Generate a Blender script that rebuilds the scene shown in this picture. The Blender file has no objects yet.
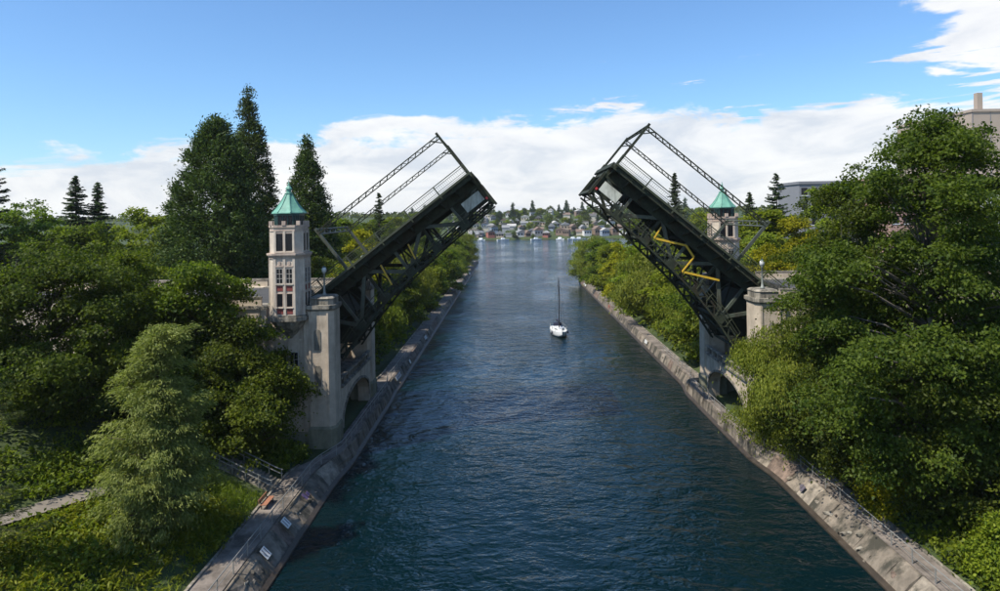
import bpy, math, random
import numpy as np
from mathutils import Vector, Matrix

# ------------------------------------------------------------------ camera, sky, sun, exposure
scene = bpy.context.scene
COL = scene.collection
R = math.radians
F, HCAM = 667.0, 27.0

cd = bpy.data.cameras.new('camera')
cd.sensor_width = 36.0
cd.lens = 24.0
cd.shift_x = -0.010
cd.shift_y = -0.0815
cd.clip_start = 0.5
cd.clip_end = 12000
cam = bpy.data.objects.new('camera', cd)
COL.objects.link(cam)
cam.matrix_world = Matrix.Translation((0, 0, HCAM)) @ Matrix.Rotation(R(90), 4, 'X') @ Matrix.Rotation(R(-0.9), 4, 'Z')
scene.camera = cam

SUN_EL, SUN_AZ = R(55), R(-122)          # azimuth from +Y towards +X; the sun stands left and a little behind
SD = Vector((math.sin(SUN_AZ) * math.cos(SUN_EL), math.cos(SUN_AZ) * math.cos(SUN_EL), math.sin(SUN_EL)))
sl = bpy.data.lights.new('sun', 'SUN')
sl.energy = 4.2
sl.angle = R(0.6)
sl.color = (1.0, 0.95, 0.86)
sun = bpy.data.objects.new('sun', sl)
COL.objects.link(sun)
sun.rotation_euler = SD.to_track_quat('Z', 'Y').to_euler()

scene.view_settings.view_transform = 'Standard'
scene.view_settings.look = 'None'
scene.view_settings.exposure = 0.60
scene.view_settings.gamma = 1.0
scene.view_settings.use_curve_mapping = False
scene.cycles.use_denoising = True
scene.cycles.max_bounces = 6
scene.cycles.transparent_max_bounces = 6
scene.cycles.caustics_reflective = False
scene.cycles.caustics_refractive = False


def N(nt, typ, **kw):
    n = nt.nodes.new(typ)
    for k, v in kw.items():
        if k.startswith('i_'):
            key = k[2:]
            key = int(key) if key.isdigit() else key.replace('_', ' ')
            n.inputs[key].default_value = v
        else:
            setattr(n, k, v)
    return n


def ramp(nt, fac, stops, interp='LINEAR'):
    n = nt.nodes.new('ShaderNodeValToRGB')
    n.color_ramp.interpolation = interp
    el = n.color_ramp.elements
    while len(el) < len(stops):
        el.new(0.5)
    for e, (p, c) in zip(el, stops):
        e.position = p
        e.color = (c, c, c, 1) if isinstance(c, (int, float)) else (*c, 1)
    nt.links.new(fac, n.inputs[0])
    return n.outputs[0]


def math_(nt, op, a, b=None, c=None, clamp=False):
    n = nt.nodes.new('ShaderNodeMath')
    n.operation = op
    n.use_clamp = clamp
    for i, v in enumerate((a, b, c)):
        if v is None:
            continue
        if isinstance(v, (int, float)):
            n.inputs[i].default_value = v
        else:
            nt.links.new(v, n.inputs[i])
    return n.outputs[0]


def mixc(nt, fac, a, b, blend='MIX'):
    n = nt.nodes.new('ShaderNodeMix')
    n.data_type = 'RGBA'
    n.blend_type = blend
    for i, v in ((0, fac), (6, a), (7, b)):
        if isinstance(v, (int, float)):
            n.inputs[i].default_value = v
        elif isinstance(v, tuple):
            n.inputs[i].default_value = (*v, 1)
        else:
            nt.links.new(v, n.inputs[i])
    return n.outputs[2]


def build_world():
    w = bpy.data.worlds.new('World')
    scene.world = w
    w.use_nodes = True
    nt = w.node_tree
    nt.nodes.clear()
    out = N(nt, 'ShaderNodeOutputWorld')
    bg = N(nt, 'ShaderNodeBackground', i_Strength=0.125)
    nt.links.new(bg.outputs[0], out.inputs[0])
    sky = N(nt, 'ShaderNodeTexSky', sky_type='NISHITA', sun_disc=False, sun_elevation=SUN_EL,
            sun_rotation=SUN_AZ, altitude=20, air_density=1.0, dust_density=0.6, ozone_density=2.2)
    tc = N(nt, 'ShaderNodeTexCoord')
    sep = N(nt, 'ShaderNodeSeparateXYZ')
    nt.links.new(tc.outputs['Generated'], sep.inputs[0])
    x, y, z = sep.outputs
    zc = math_(nt, 'ADD', math_(nt, 'MAXIMUM', z, 0.0), 0.07)
    px = math_(nt, 'DIVIDE', x, zc)
    py = math_(nt, 'DIVIDE', y, zc)
    comb = N(nt, 'ShaderNodeCombineXYZ')
    nt.links.new(px, comb.inputs[0])
    nt.links.new(py, comb.inputs[1])
    n1 = N(nt, 'ShaderNodeTexNoise', i_Scale=0.42, i_Detail=9.0, i_Roughness=0.58, i_Distortion=0.35)
    nt.links.new(comb.outputs[0], n1.inputs['Vector'])
    mp = N(nt, 'ShaderNodeMapping', i_Scale=(1.0, 1.0, 3.2))
    nt.links.new(tc.outputs['Generated'], mp.inputs[0])
    n2 = N(nt, 'ShaderNodeTexNoise', i_Scale=7.5, i_Detail=10.0, i_Roughness=0.62, i_Distortion=0.5)
    nt.links.new(mp.outputs[0], n2.inputs['Vector'])
    nn = math_(nt, 'ADD', math_(nt, 'MULTIPLY', n1.outputs[0], 0.5), math_(nt, 'MULTIPLY', n2.outputs[0], 0.5))
    # cover: a bank low over the horizon, more of it towards the right, broken cloud higher up
    az = math_(nt, 'ARCTAN2', x, y)
    lift = math_(nt, 'MINIMUM', math_(nt, 'MULTIPLY', math_(nt, 'SINE', math_(nt, 'MULTIPLY', az, 0.9)), 0.135), 0.0)
    e = math_(nt, 'SUBTRACT', z, lift)
    cov = ramp(nt, e, [(0.0, 0.50), (0.10, 0.34), (0.15, 0.18), (0.185, 0.04), (0.24, 0.0), (1.0, 0.03)])
    t = math_(nt, 'ADD', nn, math_(nt, 'SUBTRACT', cov, 0.16))
    # thin wisps above the bank
    mw = N(nt, 'ShaderNodeMapping', i_Scale=(1.6, 1.6, 14.0), i_Rotation=(0.0, 0.05, 0.0))
    nt.links.new(tc.outputs['Generated'], mw.inputs[0])
    nw = N(nt, 'ShaderNodeTexNoise', i_Scale=2.6, i_Detail=9.0, i_Roughness=0.6, i_Distortion=0.7)
    nt.links.new(mw.outputs[0], nw.inputs['Vector'])
    band = ramp(nt, z, [(0.09, 0.0), (0.15, 1.0), (0.19, 1.0), (0.25, 0.0)])
    wisp = math_(nt, 'MULTIPLY', ramp(nt, nw.outputs[0], [(0.50, 0.0), (0.66, 0.22)]), math_(nt, 'MULTIPLY', band, math_(nt, 'ADD', math_(nt, 'MULTIPLY', x, 3.0), 0.25, clamp=True)))
    t = math_(nt, 'ADD', t, wisp)
    # one cumulus high on the right
    dv = N(nt, 'ShaderNodeVectorMath', operation='DISTANCE')
    nt.links.new(tc.outputs['Generated'], dv.inputs[0])
    dv.inputs[1].default_value = Vector((0.74, 1.0, 0.335)).normalized()
    blob = math_(nt, 'MULTIPLY', math_(nt, 'SUBTRACT', 0.135, dv.outputs['Value']), 3.2, clamp=True)
    t = math_(nt, 'ADD', t, blob)
    mask = ramp(nt, t, [(0.50, 0.0), (0.585, 1.0)], 'EASE')
    # cloud brightness: thicker parts a little greyer
    n3 = N(nt, 'ShaderNodeTexNoise', i_Scale=6.0, i_Detail=8.0, i_Roughness=0.62, i_Distortion=0.4)
    nt.links.new(mp.outputs[0], n3.inputs['Vector'])
    cc = ramp(nt, n3.outputs[0], [(0.36, (3.9, 4.15, 4.55)), (0.50, (5.0, 5.05, 5.15)), (0.64, (5.6, 5.6, 5.55))])
    skyc = mixc(nt, 1.0, sky.outputs[0], (0.62, 0.82, 1.0), 'MULTIPLY')
    col = mixc(nt, math_(nt, 'MULTIPLY', mask, 0.94), skyc, cc)
    nt.links.new(col, bg.inputs[0])


build_world()

# ------------------------------------------------------------------ helpers
def ground_raw(x, y):
    x = np.asarray(x, float)
    y = np.asarray(y, float)
    nz = (0.5 * np.sin(x * 0.31 + 1.3) * np.sin(y * 0.23) + 0.35 * np.sin(x * 0.11 + y * 0.17) + 0.2 * np.sin(x * 0.8 - y * 0.6))
    dl = -22.3 - x
    dr = x - 29.95
    zl = 1.45 + 3.3 * np.clip(dl / 6.6, 0, 1) + np.clip(dl - 9.2, 0, 16) * 0.42 + np.clip(dl - 25, 0, 200) * 0.03
    zl = zl + nz * np.clip((dl - 10) / 6, 0, 1)
    zl = zl - np.clip((dl - 0.0) / 6.6, 0, 1) * np.clip((y - 105) / 60, 0, 1) * 0.6
    zr = 1.45 + np.clip(dr, 0, 34) * 0.33 + np.clip(dr - 34, 0, 300) * 0.03 + nz * np.clip(dr / 6, 0, 1) * 0.7
    zch = np.full_like(x, -4.0)
    z = np.where(dl > -2.28, np.where(dl >= 0, zl, 1.45), np.where(dr > -1.80, np.where(dr >= 0, zr, 1.45), zch))
    # the bay beyond the cut
    shore = 700 - 0.10 * x + 10 * np.sin(x * 0.021) + 5 * np.sin(x * 0.06 + 1)
    inbay = (y > np.where(x > 0, 266.0, 372.0) + 3 * np.sin(x * 0.05)) & (y < shore) & (x > -330) & (x < 420)
    z = np.where(inbay, -4.0, z)
    db = y - shore
    zb = 0.9 + np.clip(db, 0, 260) * 0.087 + np.clip(db - 260, 0, 3000) * 0.001 + nz * 0.8 + np.clip(db / 40, 0, 1) * 2.0 * np.sin(x * 0.017 + 0.6)
    z = np.where(db >= 0, np.maximum(zb, 0.7), z)
    return z


def ground(x, y):
    return float(ground_raw(np.array([x]), np.array([y]))[0])


def link(o, parent=None):
    COL.objects.link(o)
    if parent:
        o.parent = parent
    return o


def tag(o, label=None, cat=None, group=None, kind=None):
    if label: o['label'] = label
    if cat: o['category'] = cat
    if group: o['group'] = group
    if kind: o['kind'] = kind
    return o


def empty(name, loc, label, cat, group=None, rz=0.0):
    o = bpy.data.objects.new(name, None)
    o.empty_display_size = 0.5
    o.location = loc
    o.rotation_euler = (0, 0, rz)
    link(o)
    return tag(o, label, cat, group)


def copy_tree(o, parent=None):
    c = o.copy()
    COL.objects.link(c)
    c.parent = parent
    for ch in list(o.children):
        copy_tree(ch, c)
    return c


class MB:
    def __init__(s):
        s.v, s.f = [], []

    def add(s, vs, fs):
        b = len(s.v)
        s.v += [tuple(p) for p in vs]
        s.f += [tuple(b + i for i in f) for f in fs]
        return s

    def box(s, x0, x1, y0, y1, z0, z1):
        x0, x1 = min(x0, x1), max(x0, x1)
        y0, y1 = min(y0, y1), max(y0, y1)
        return s.add([(x0, y0, z0), (x1, y0, z0), (x1, y1, z0), (x0, y1, z0), (x0, y0, z1), (x1, y0, z1), (x1, y1, z1), (x0, y1, z1)],
                     [(3, 2, 1, 0), (4, 5, 6, 7), (0, 1, 5, 4), (1, 2, 6, 5), (2, 3, 7, 6), (3, 0, 4, 7)])

    def bar(s, p, q, w, h, up=(0, 0, 1)):
        p, q, up = Vector(p), Vector(q), Vector(up)
        d = (q - p).normalized()
        a = d.cross(up)
        if a.length < 1e-4:
            a = d.cross(Vector((0, 1, 0)))
        a.normalize()
        b = a.cross(d).normalized()
        a *= w / 2
        b *= h / 2
        vs = [p - a - b, p + a - b, p + a + b, p - a + b, q - a - b, q + a - b, q + a + b, q - a + b]
        return s.add(vs, [(0, 1, 2, 3), (7, 6, 5, 4), (0, 4, 5, 1), (1, 5, 6, 2), (2, 6, 7, 3), (3, 7, 4, 0)])

    def tube(s, pts, rad, n=7, cap=True):
        pts = [Vector([float(c) for c in p]) for p in pts]
        if isinstance(rad, (int, float)):
            rad = [rad] * len(pts)
        rad = [float(q) for q in rad]
        rings = []
        for i, p in enumerate(pts):
            d = (pts[min(i + 1, len(pts) - 1)] - pts[max(i - 1, 0)]).normalized()
            ref = Vector((1, 0, 0)) if abs(d.x) < 0.8 else Vector((0, 1, 0))
            a = d.cross(ref).normalized()
            b = d.cross(a)
            rings.append([p + rad[i] * (math.cos(2 * math.pi * k / n) * a + math.sin(2 * math.pi * k / n) * b) for k in range(n)])
        vs = [v for r in rings for v in r]
        fs = []
        for i in range(len(pts) - 1):
            for k in range(n):
                k2 = (k + 1) % n
                fs.append((i * n + k, i * n + k2, (i + 1) * n + k2, (i + 1) * n + k))
        if cap:
            fs.append(tuple(range(n - 1, -1, -1)))
            fs.append(tuple((len(pts) - 1) * n + k for k in range(n)))
        return s.add(vs, fs)

    def prism(s, poly, z0, z1, top=1.0, c=None):
        n = len(poly)
        if c is None:
            c = (sum(p[0] for p in poly) / n, sum(p[1] for p in poly) / n)
        vs = [(x, y, z0) for x, y in poly] + [(c[0] + (x - c[0]) * top, c[1] + (y - c[1]) * top, z1) for x, y in poly]
        fs = [tuple(range(n - 1, -1, -1)), tuple(range(n, 2 * n))]
        fs += [(i, (i + 1) % n, n + (i + 1) % n, n + i) for i in range(n)]
        return s.add(vs, fs)

    def lathe(s, prof, n, cx=0, cy=0, rot=0.0):
        vs, fs = [], []
        for r, z in prof:
            vs += [(cx + r * math.cos(rot + 2 * math.pi * k / n), cy + r * math.sin(rot + 2 * math.pi * k / n), z) for k in range(n)]
        for i in range(len(prof) - 1):
            for k in range(n):
                k2 = (k + 1) % n
                fs.append((i * n + k, i * n + k2, (i + 1) * n + k2, (i + 1) * n + k))
        fs.append(tuple(range(n - 1, -1, -1)))
        fs.append(tuple((len(prof) - 1) * n + k for k in range(n)))
        return s.add(vs, fs)

    def xf(s, m, start=0):
        for i in range(start, len(s.v)):
            s.v[i] = tuple(m @ Vector(s.v[i]))
        return s

    def mesh(s, name, mat=None, smooth=False):
        me = bpy.data.meshes.new(name)
        me.from_pydata(s.v, [], s.f)
        if mat: me.materials.append(mat)
        me.validate()
        import bmesh
        bm = bmesh.new()
        bm.from_mesh(me)
        bmesh.ops.recalc_face_normals(bm, faces=bm.faces)
        bm.to_mesh(me)
        bm.free()
        if smooth:
            me.polygons.foreach_set('use_smooth', [True] * len(me.polygons))
        return me

    def obj(s, name, mat=None, parent=None, smooth=False):
        return link(bpy.data.objects.new(name, s.mesh(name, mat, smooth)), parent)


def quad_mesh(name, V, mat):
    """V: (n,4,3) array of quads."""
    n = len(V)
    me = bpy.data.meshes.new(name)
    me.vertices.add(n * 4)
    me.vertices.foreach_set('co', V.reshape(-1).astype(np.float32))
    me.loops.add(n * 4)
    me.loops.foreach_set('vertex_index', np.arange(n * 4, dtype=np.int32))
    me.polygons.add(n)
    me.polygons.foreach_set('loop_start', np.arange(0, n * 4, 4, dtype=np.int32))
    me.polygons.foreach_set('loop_total', np.full(n, 4, np.int32))
    me.update()
    me.materials.append(mat)
    return me


# ------------------------------------------------------------------ materials
MATS = {}


def pmat(name, col, rough=0.8, metal=0.0, var=0.0, vscale=1.0, bump=0.0, bscale=8.0, spec=0.4, dirt=None, dscale=0.5, dlo=0.45, dhi=0.65):
    m = bpy.data.materials.new(name)
    m.use_nodes = True
    nt = m.node_tree
    b = nt.nodes['Principled BSDF']
    b.inputs['Roughness'].default_value = rough
    b.inputs['Metallic'].default_value = metal
    b.inputs['Specular IOR Level'].default_value = spec
    tc = N(nt, 'ShaderNodeTexCoord')
    geo = N(nt, 'ShaderNodeNewGeometry')
    c = None
    if var > 0:
        n = N(nt, 'ShaderNodeTexNoise', i_Scale=vscale, i_Detail=6.0, i_Roughness=0.65)
        nt.links.new(geo.outputs['Position'], n.inputs['Vector'])
        f = ramp(nt, n.outputs[0], [(0.28, 1 - var), (0.72, 1 + var)])
        c = mixc(nt, 1.0, tuple(col), f, 'MULTIPLY')
    if dirt:
        n = N(nt, 'ShaderNodeTexNoise', i_Scale=dscale, i_Detail=7.0, i_Roughness=0.7)
        mp = N(nt, 'ShaderNodeMapping', i_Scale=(1, 1, 0.16))
        nt.links.new(geo.outputs['Position'], mp.inputs[0])
        nt.links.new(mp.outputs[0], n.inputs['Vector'])
        f = ramp(nt, n.outputs[0], [(dlo, 0.0), (dhi, 1.0)])
        c = mixc(nt, f, c if c is not None else tuple(col), tuple(dirt))
    if c is not None:
        nt.links.new(c, b.inputs['Base Color'])
    else:
        b.inputs['Base Color'].default_value = (*col, 1)
    if bump > 0:
        n = N(nt, 'ShaderNodeTexNoise', i_Scale=bscale, i_Detail=5.0)
        nt.links.new(geo.outputs['Position'], n.inputs['Vector'])
        bp = N(nt, 'ShaderNodeBump', i_Strength=0.6, i_Distance=bump)
        nt.links.new(n.outputs[0], bp.inputs['Height'])
        nt.links.new(bp.outputs[0], b.inputs['Normal'])
    MATS[name] = m
    return m


def leafmat(name, dark, light, trans=0.35, nscale=0.35):
    m = bpy.data.materials.new(name)
    m.use_nodes = True
    nt = m.node_tree
    nt.nodes.clear()
    out = N(nt, 'ShaderNodeOutputMaterial')
    geo = N(nt, 'ShaderNodeNewGeometry')
    oi = N(nt, 'ShaderNodeObjectInfo')
    n = N(nt, 'ShaderNodeTexNoise', i_Scale=nscale, i_Detail=3.0)
    nt.links.new(geo.outputs['Position'], n.inputs['Vector'])
    f = math_(nt, 'ADD', math_(nt, 'MULTIPLY', n.outputs[0], 0.8), math_(nt, 'MULTIPLY', geo.outputs['Random Per Island'], 0.55))
    f = ramp(nt, f, [(0.35, 0.0), (1.05, 1.0)])
    c = mixc(nt, f, tuple(dark), tuple(light))
    hs = N(nt, 'ShaderNodeHueSaturation')
    nt.links.new(c, hs.inputs['Color'])
    nt.links.new(math_(nt, 'ADD', math_(nt, 'MULTIPLY', oi.outputs['Random'], 0.026), 0.485), hs.inputs['Hue'])
    nt.links.new(math_(nt, 'ADD', math_(nt, 'MULTIPLY', oi.outputs['Random'], 0.30), 0.85), hs.inputs['Value'])
    pb = N(nt, 'ShaderNodeBsdfPrincipled', i_Roughness=0.55)
    pb.inputs['Specular IOR Level'].default_value = 0.18
    nt.links.new(hs.outputs[0], pb.inputs['Base Color'])
    tr = N(nt, 'ShaderNodeBsdfTranslucent')
    tcol = mixc(nt, 1.0, hs.outputs[0], (1.15, 1.25, 0.55), 'MULTIPLY')
    nt.links.new(tcol, tr.inputs['Color'])
    mx = N(nt, 'ShaderNodeMixShader', i_0=trans)
    nt.links.new(pb.outputs[0], mx.inputs[1])
    nt.links.new(tr.outputs[0], mx.inputs[2])
    nt.links.new(mx.outputs[0], out.inputs[0])
    MATS[name] = m
    return m


concrete = pmat('weathered_concrete', (0.47, 0.385, 0.285), 0.9, var=0.22, vscale=0.9, bump=0.03, bscale=5, dirt=(0.19, 0.15, 0.105), dscale=0.55, dlo=0.5, dhi=0.74)
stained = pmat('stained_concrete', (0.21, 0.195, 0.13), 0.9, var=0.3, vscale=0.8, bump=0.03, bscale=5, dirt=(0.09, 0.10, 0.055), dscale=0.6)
cap_concrete = pmat('lichen_concrete', (0.29, 0.255, 0.20), 0.95, var=0.35, vscale=1.6, bump=0.04, bscale=7, dirt=(0.09, 0.08, 0.06), dscale=1.1, dlo=0.42, dhi=0.6)
tower_stone = pmat('cream_terracotta', (0.53, 0.45, 0.355), 0.8, var=0.16, vscale=1.5, bump=0.01, bscale=9, dirt=(0.27, 0.20, 0.155), dscale=0.9, dlo=0.52, dhi=0.75)
tower_trim = pmat('pink_terracotta_trim', (0.47, 0.365, 0.285), 0.8, var=0.18, vscale=2.0, dirt=(0.22, 0.14, 0.11), dscale=1.0, dlo=0.5, dhi=0.75)
brick_red = pmat('red_brick_panel', (0.22, 0.055, 0.045), 0.85, var=0.3, vscale=5)
copper = pmat('verdigris_copper', (0.125, 0.30, 0.22), 0.6, var=0.25, vscale=1.6, dirt=(0.055, 0.17, 0.13), dscale=1.6, dlo=0.5, dhi=0.75, spec=0.5)
copper_dark = pmat('dark_copper_frame', (0.025, 0.06, 0.055), 0.5, var=0.2, vscale=2)
glass = pmat('dark_window_glass', (0.010, 0.011, 0.014), 0.2, spec=0.25)
wframe = pmat('pale_window_frame', (0.40, 0.36, 0.31), 0.6)
steel = pmat('dark_green_steel', (0.030, 0.036, 0.022), 0.75, var=0.45, vscale=1.6, spec=0.2, dirt=(0.030, 0.020, 0.012), dscale=1.1, dlo=0.5, dhi=0.7)
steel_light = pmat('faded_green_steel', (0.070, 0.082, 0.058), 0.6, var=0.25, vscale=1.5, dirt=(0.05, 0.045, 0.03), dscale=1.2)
rail_green = pmat('olive_railing_paint', (0.050, 0.056, 0.030), 0.55, var=0.2, vscale=2)
yellow = pmat('yellow_safety_paint', (0.58, 0.36, 0.03), 0.5, var=0.12, vscale=3)
deck_mat = pmat('steel_deck_grating', (0.05, 0.05, 0.047), 0.7, var=0.2, vscale=2)
panel_grey = pmat('pale_grey_panel', (0.55, 0.55, 0.46), 0.6, var=0.15, vscale=1.5, dirt=(0.2, 0.2, 0.16), dscale=1)
red_light = pmat('red_signal_lens', (0.45, 0.03, 0.03), 0.3)
asphalt = pmat('road_asphalt', (0.06, 0.058, 0.055), 0.9, var=0.2, vscale=1)
path_mat = pmat('promenade_surface', (0.21, 0.175, 0.145), 0.95, var=0.28, vscale=0.7, bump=0.02, bscale=6, dirt=(0.075, 0.062, 0.048), dscale=0.4)
trail_mat = pmat('gravel_trail', (0.20, 0.17, 0.135), 0.97, var=0.25, vscale=1.2, bump=0.03, bscale=6)
wall_mat = pmat('seawall_concrete', (0.195, 0.160, 0.120), 0.92, var=0.55, vscale=0.55, bump=0.14, bscale=2.2, dirt=(0.05, 0.045, 0.032), dscale=0.5, dlo=0.45, dhi=0.60)
wall_pale = pmat('seawall_pale_patch', (0.25, 0.21, 0.16), 0.92, var=0.5, vscale=1.2, bump=0.06, bscale=3.5, dirt=(0.08, 0.07, 0.05), dscale=0.9, dlo=0.5, dhi=0.66)
wall_rust = pmat('seawall_rusty_patch', (0.19, 0.135, 0.10), 0.92, var=0.4, vscale=1.2, bump=0.06, bscale=3.5, dirt=(0.06, 0.045, 0.035), dscale=0.9)
wall_wet = pmat('seawall_wet_foot', (0.045, 0.033, 0.021), 0.55, var=0.4, vscale=1.0, bump=0.05, bscale=3)
white_paint = pmat('white_painted_panel', (0.66, 0.65, 0.60), 0.7, var=0.12, vscale=2, dirt=(0.4, 0.38, 0.32), dscale=1.5, dlo=0.55, dhi=0.75)
graffiti = pmat('dark_graffiti_paint', (0.10, 0.085, 0.10), 0.7)
graffiti_violet = pmat('violet_graffiti_paint', (0.13, 0.085, 0.17), 0.7, var=0.3, vscale=2)
graffiti_red = pmat('red_graffiti_paint', (0.30, 0.08, 0.05), 0.7, var=0.3, vscale=2)
galv = pmat('galvanised_rail', (0.30, 0.29, 0.26), 0.45, metal=0.3, var=0.15, vscale=2)
bench_wood = pmat('orange_brown_wood', (0.34, 0.15, 0.085), 0.7, var=0.2, vscale=3)
dark_metal = pmat('dark_metal', (0.02, 0.02, 0.02), 0.5)
bark = pmat('brown_bark', (0.075, 0.055, 0.04), 0.95, var=0.3, vscale=2, bump=0.04, bscale=6)
bark_grey = pmat('grey_bark', (0.12, 0.105, 0.085), 0.95, var=0.3, vscale=2, bump=0.04, bscale=6)
lamp_white = pmat('lamp_milk_glass', (0.55, 0.54, 0.50), 0.35)
lamp_post_mat = pmat('lamp_post_paint', (0.22, 0.23, 0.20), 0.5, var=0.15, vscale=3)

leaf_maple = leafmat('leaf_maple', (0.044, 0.081, 0.008), (0.169, 0.215, 0.018), 0.5)
leaf_dark = leafmat('leaf_dark', (0.030, 0.055, 0.007), (0.118, 0.150, 0.016), 0.5)
leaf_bright = leafmat('leaf_bright', (0.088, 0.131, 0.010), (0.250, 0.281, 0.020), 0.45)
leaf_yellow = leafmat('leaf_yellow', (0.143, 0.165, 0.007), (0.363, 0.330, 0.011), 0.45)
leaf_willow = leafmat('leaf_willow', (0.112, 0.156, 0.018), (0.269, 0.300, 0.040), 0.45)
leaf_sequoia = leafmat('leaf_sequoia', (0.021, 0.042, 0.010), (0.092, 0.122, 0.024), 0.25)
leaf_fir = leafmat('leaf_fir', (0.019, 0.041, 0.013), (0.062, 0.096, 0.026), 0.2)
leaf_feather = leafmat('leaf_feather', (0.099, 0.127, 0.029), (0.297, 0.314, 0.083), 0.42)
leaf_under = leafmat('leaf_undergrowth', (0.048, 0.084, 0.007), (0.180, 0.216, 0.017), 0.42, 0.25)
leaf_fern = leafmat('leaf_fern', (0.115, 0.161, 0.009), (0.276, 0.299, 0.021), 0.45, 0.3)
grass_mat = leafmat('grass_blade', (0.081, 0.138, 0.011), (0.196, 0.241, 0.021), 0.4, 0.2)


def terrain_material():
    m = bpy.data.materials.new('terrain_soil_and_grass')
    m.use_nodes = True
    nt = m.node_tree
    b = nt.nodes['Principled BSDF']
    b.inputs['Roughness'].default_value = 0.95
    geo = N(nt, 'ShaderNodeNewGeometry')
    n = N(nt, 'ShaderNodeTexNoise', i_Scale=0.12, i_Detail=8.0, i_Roughness=0.7)
    nt.links.new(geo.outputs['Position'], n.inputs['Vector'])
    c = ramp(nt, n.outputs[0], [(0.3, (0.024, 0.036, 0.010)), (0.5, (0.036, 0.056, 0.010)), (0.64, (0.060, 0.078, 0.018)), (0.78, (0.070, 0.058, 0.034))])
    nt.links.new(c, b.inputs['Base Color'])
    n2 = N(nt, 'ShaderNodeTexNoise', i_Scale=2.5, i_Detail=5.0)
    nt.links.new(geo.outputs['Position'], n2.inputs['Vector'])
    bp = N(nt, 'ShaderNodeBump', i_Strength=0.8, i_Distance=0.15)
    nt.links.new(n2.outputs[0], bp.inputs['Height'])
    nt.links.new(bp.outputs[0], b.inputs['Normal'])
    return m


def water_material():
    m = bpy.data.materials.new('canal_water')
    m.use_nodes = True
    nt = m.node_tree
    b = nt.nodes['Principled BSDF']
    b.inputs['IOR'].default_value = 1.33
    b.inputs['Base Color'].default_value = (0.0011, 0.0090, 0.0112, 1)
    b.inputs['Specular IOR Level'].default_value = 0.5
    geo = N(nt, 'ShaderNodeNewGeometry')

    def wave(scale, sx, sy, rot, detail):
        mp = N(nt, 'ShaderNodeMapping', i_Scale=(sx, sy, 1), i_Rotation=(0, 0, R(rot)))
        nt.links.new(geo.outputs['Position'], mp.inputs[0])
        n = N(nt, 'ShaderNodeTexNoise', i_Scale=scale, i_Detail=detail, i_Roughness=0.6, i_Distortion=0.6)
        nt.links.new(mp.outputs[0], n.inputs['Vector'])
        return n.outputs[0]
    h = math_(nt, 'ADD', math_(nt, 'MULTIPLY', wave(0.20, 0.7, 1.2, 14, 2.5), 1.0),
              math_(nt, 'MULTIPLY', wave(0.6, 0.75, 1.15, -18, 2.5), 0.6))
    h = math_(nt, 'ADD', h, math_(nt, 'MULTIPLY', wave(1.9, 0.8, 1.1, 8, 2.0), 0.25))
    gust = wave(0.035, 1.0, 0.55, 25, 4.0)
    amp = ramp(nt, gust, [(0.38, 0.30), (0.62, 1.0)])
    bp = N(nt, 'ShaderNodeBump', i_Strength=1.0)
    nt.links.new(math_(nt, 'MULTIPLY', h, amp), bp.inputs['Height'])
    bp.inputs['Distance'].default_value = 0.62
    nt.links.new(bp.outputs[0], b.inputs['Normal'])
    nt.links.new(ramp(nt, gust, [(0.35, 0.04), (0.65, 0.11)]), b.inputs['Roughness'])
    return m


# ------------------------------------------------------------------ setting: terrain, water
def build_terrain():
    xs = np.concatenate([np.linspace(-2600, -420, 24), np.linspace(-400, -112, 25), np.arange(-108, -24, 2.2), [-23.4, -22.9, -22.32, -22.28, -21, -20.04, -19.98],
                         np.linspace(-10, 20, 4), [28.12, 28.18, 28.6, 29.94, 29.97, 30.5, 31.2], np.arange(33, 110, 2.4), np.linspace(116, 440, 28), np.linspace(480, 2600, 24)])
    ys = np.concatenate([np.linspace(-120, 20, 12), np.arange(26, 110, 2.0), np.arange(112, 262, 6), [264.5, 267, 270], np.arange(276, 400, 6), np.arange(404, 660, 16), np.arange(664, 1000, 7), np.linspace(1020, 4500, 30)])
    X, Y = np.meshgrid(xs, ys)
    Z = ground_raw(X, Y)
    far = np.clip((Y - 1000) / 800, 0, 1)
    Z = Z * (1 - far) + far * (24 + 3 * np.sin(X * 0.004) + 2 * np.sin(X * 0.013 + 1))
    V = np.stack([X, Y, Z], -1).reshape(-1, 3)
    nx, ny = len(xs), len(ys)
    i = (np.arange(ny - 1)[:, None] * nx + np.arange(nx - 1)[None, :]).reshape(-1)
    Fq = np.stack([i, i + 1, i + nx + 1, i + nx], 1)
    me = bpy.data.meshes.new('terrain')
    me.from_pydata(V.tolist(), [], Fq.tolist())
    me.polygons.foreach_set('use_smooth', [True] * len(me.polygons))
    me.materials.append(terrain_material())
    tag(link(bpy.data.objects.new('terrain', me)), kind='structure')
    w = MB().add([(-900, -120, 0), (900, -120, 0), (900, 900, 0), (-900, 900, 0)], [(0, 1, 2, 3)])
    tag(w.obj('water', water_material()), kind='structure')


build_terrain()

ORD = ['first', 'second', 'third', 'fourth', 'fifth', 'sixth', 'seventh', 'eighth', 'ninth', 'tenth', 'eleventh', 'twelfth', 'thirteenth', 'fourteenth',
       'fifteenth', 'sixteenth', 'seventeenth', 'eighteenth', 'nineteenth', 'twentieth']
ORD += ['%s-%s' % (t, o) for t in ('twenty', 'thirty', 'forty') for o in ORD[:9]]

# ------------------------------------------------------------------ promenades, seawalls, railings
XC = 3.48


def sstep(a, b, t):
    t = max(0.0, min(1.0, (t - a) / (b - a)))
    return t * t * (3 - 2 * t)


def bulge(y):
    return sstep(66, 73, y) * (1 - sstep(97, 104, y))


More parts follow.
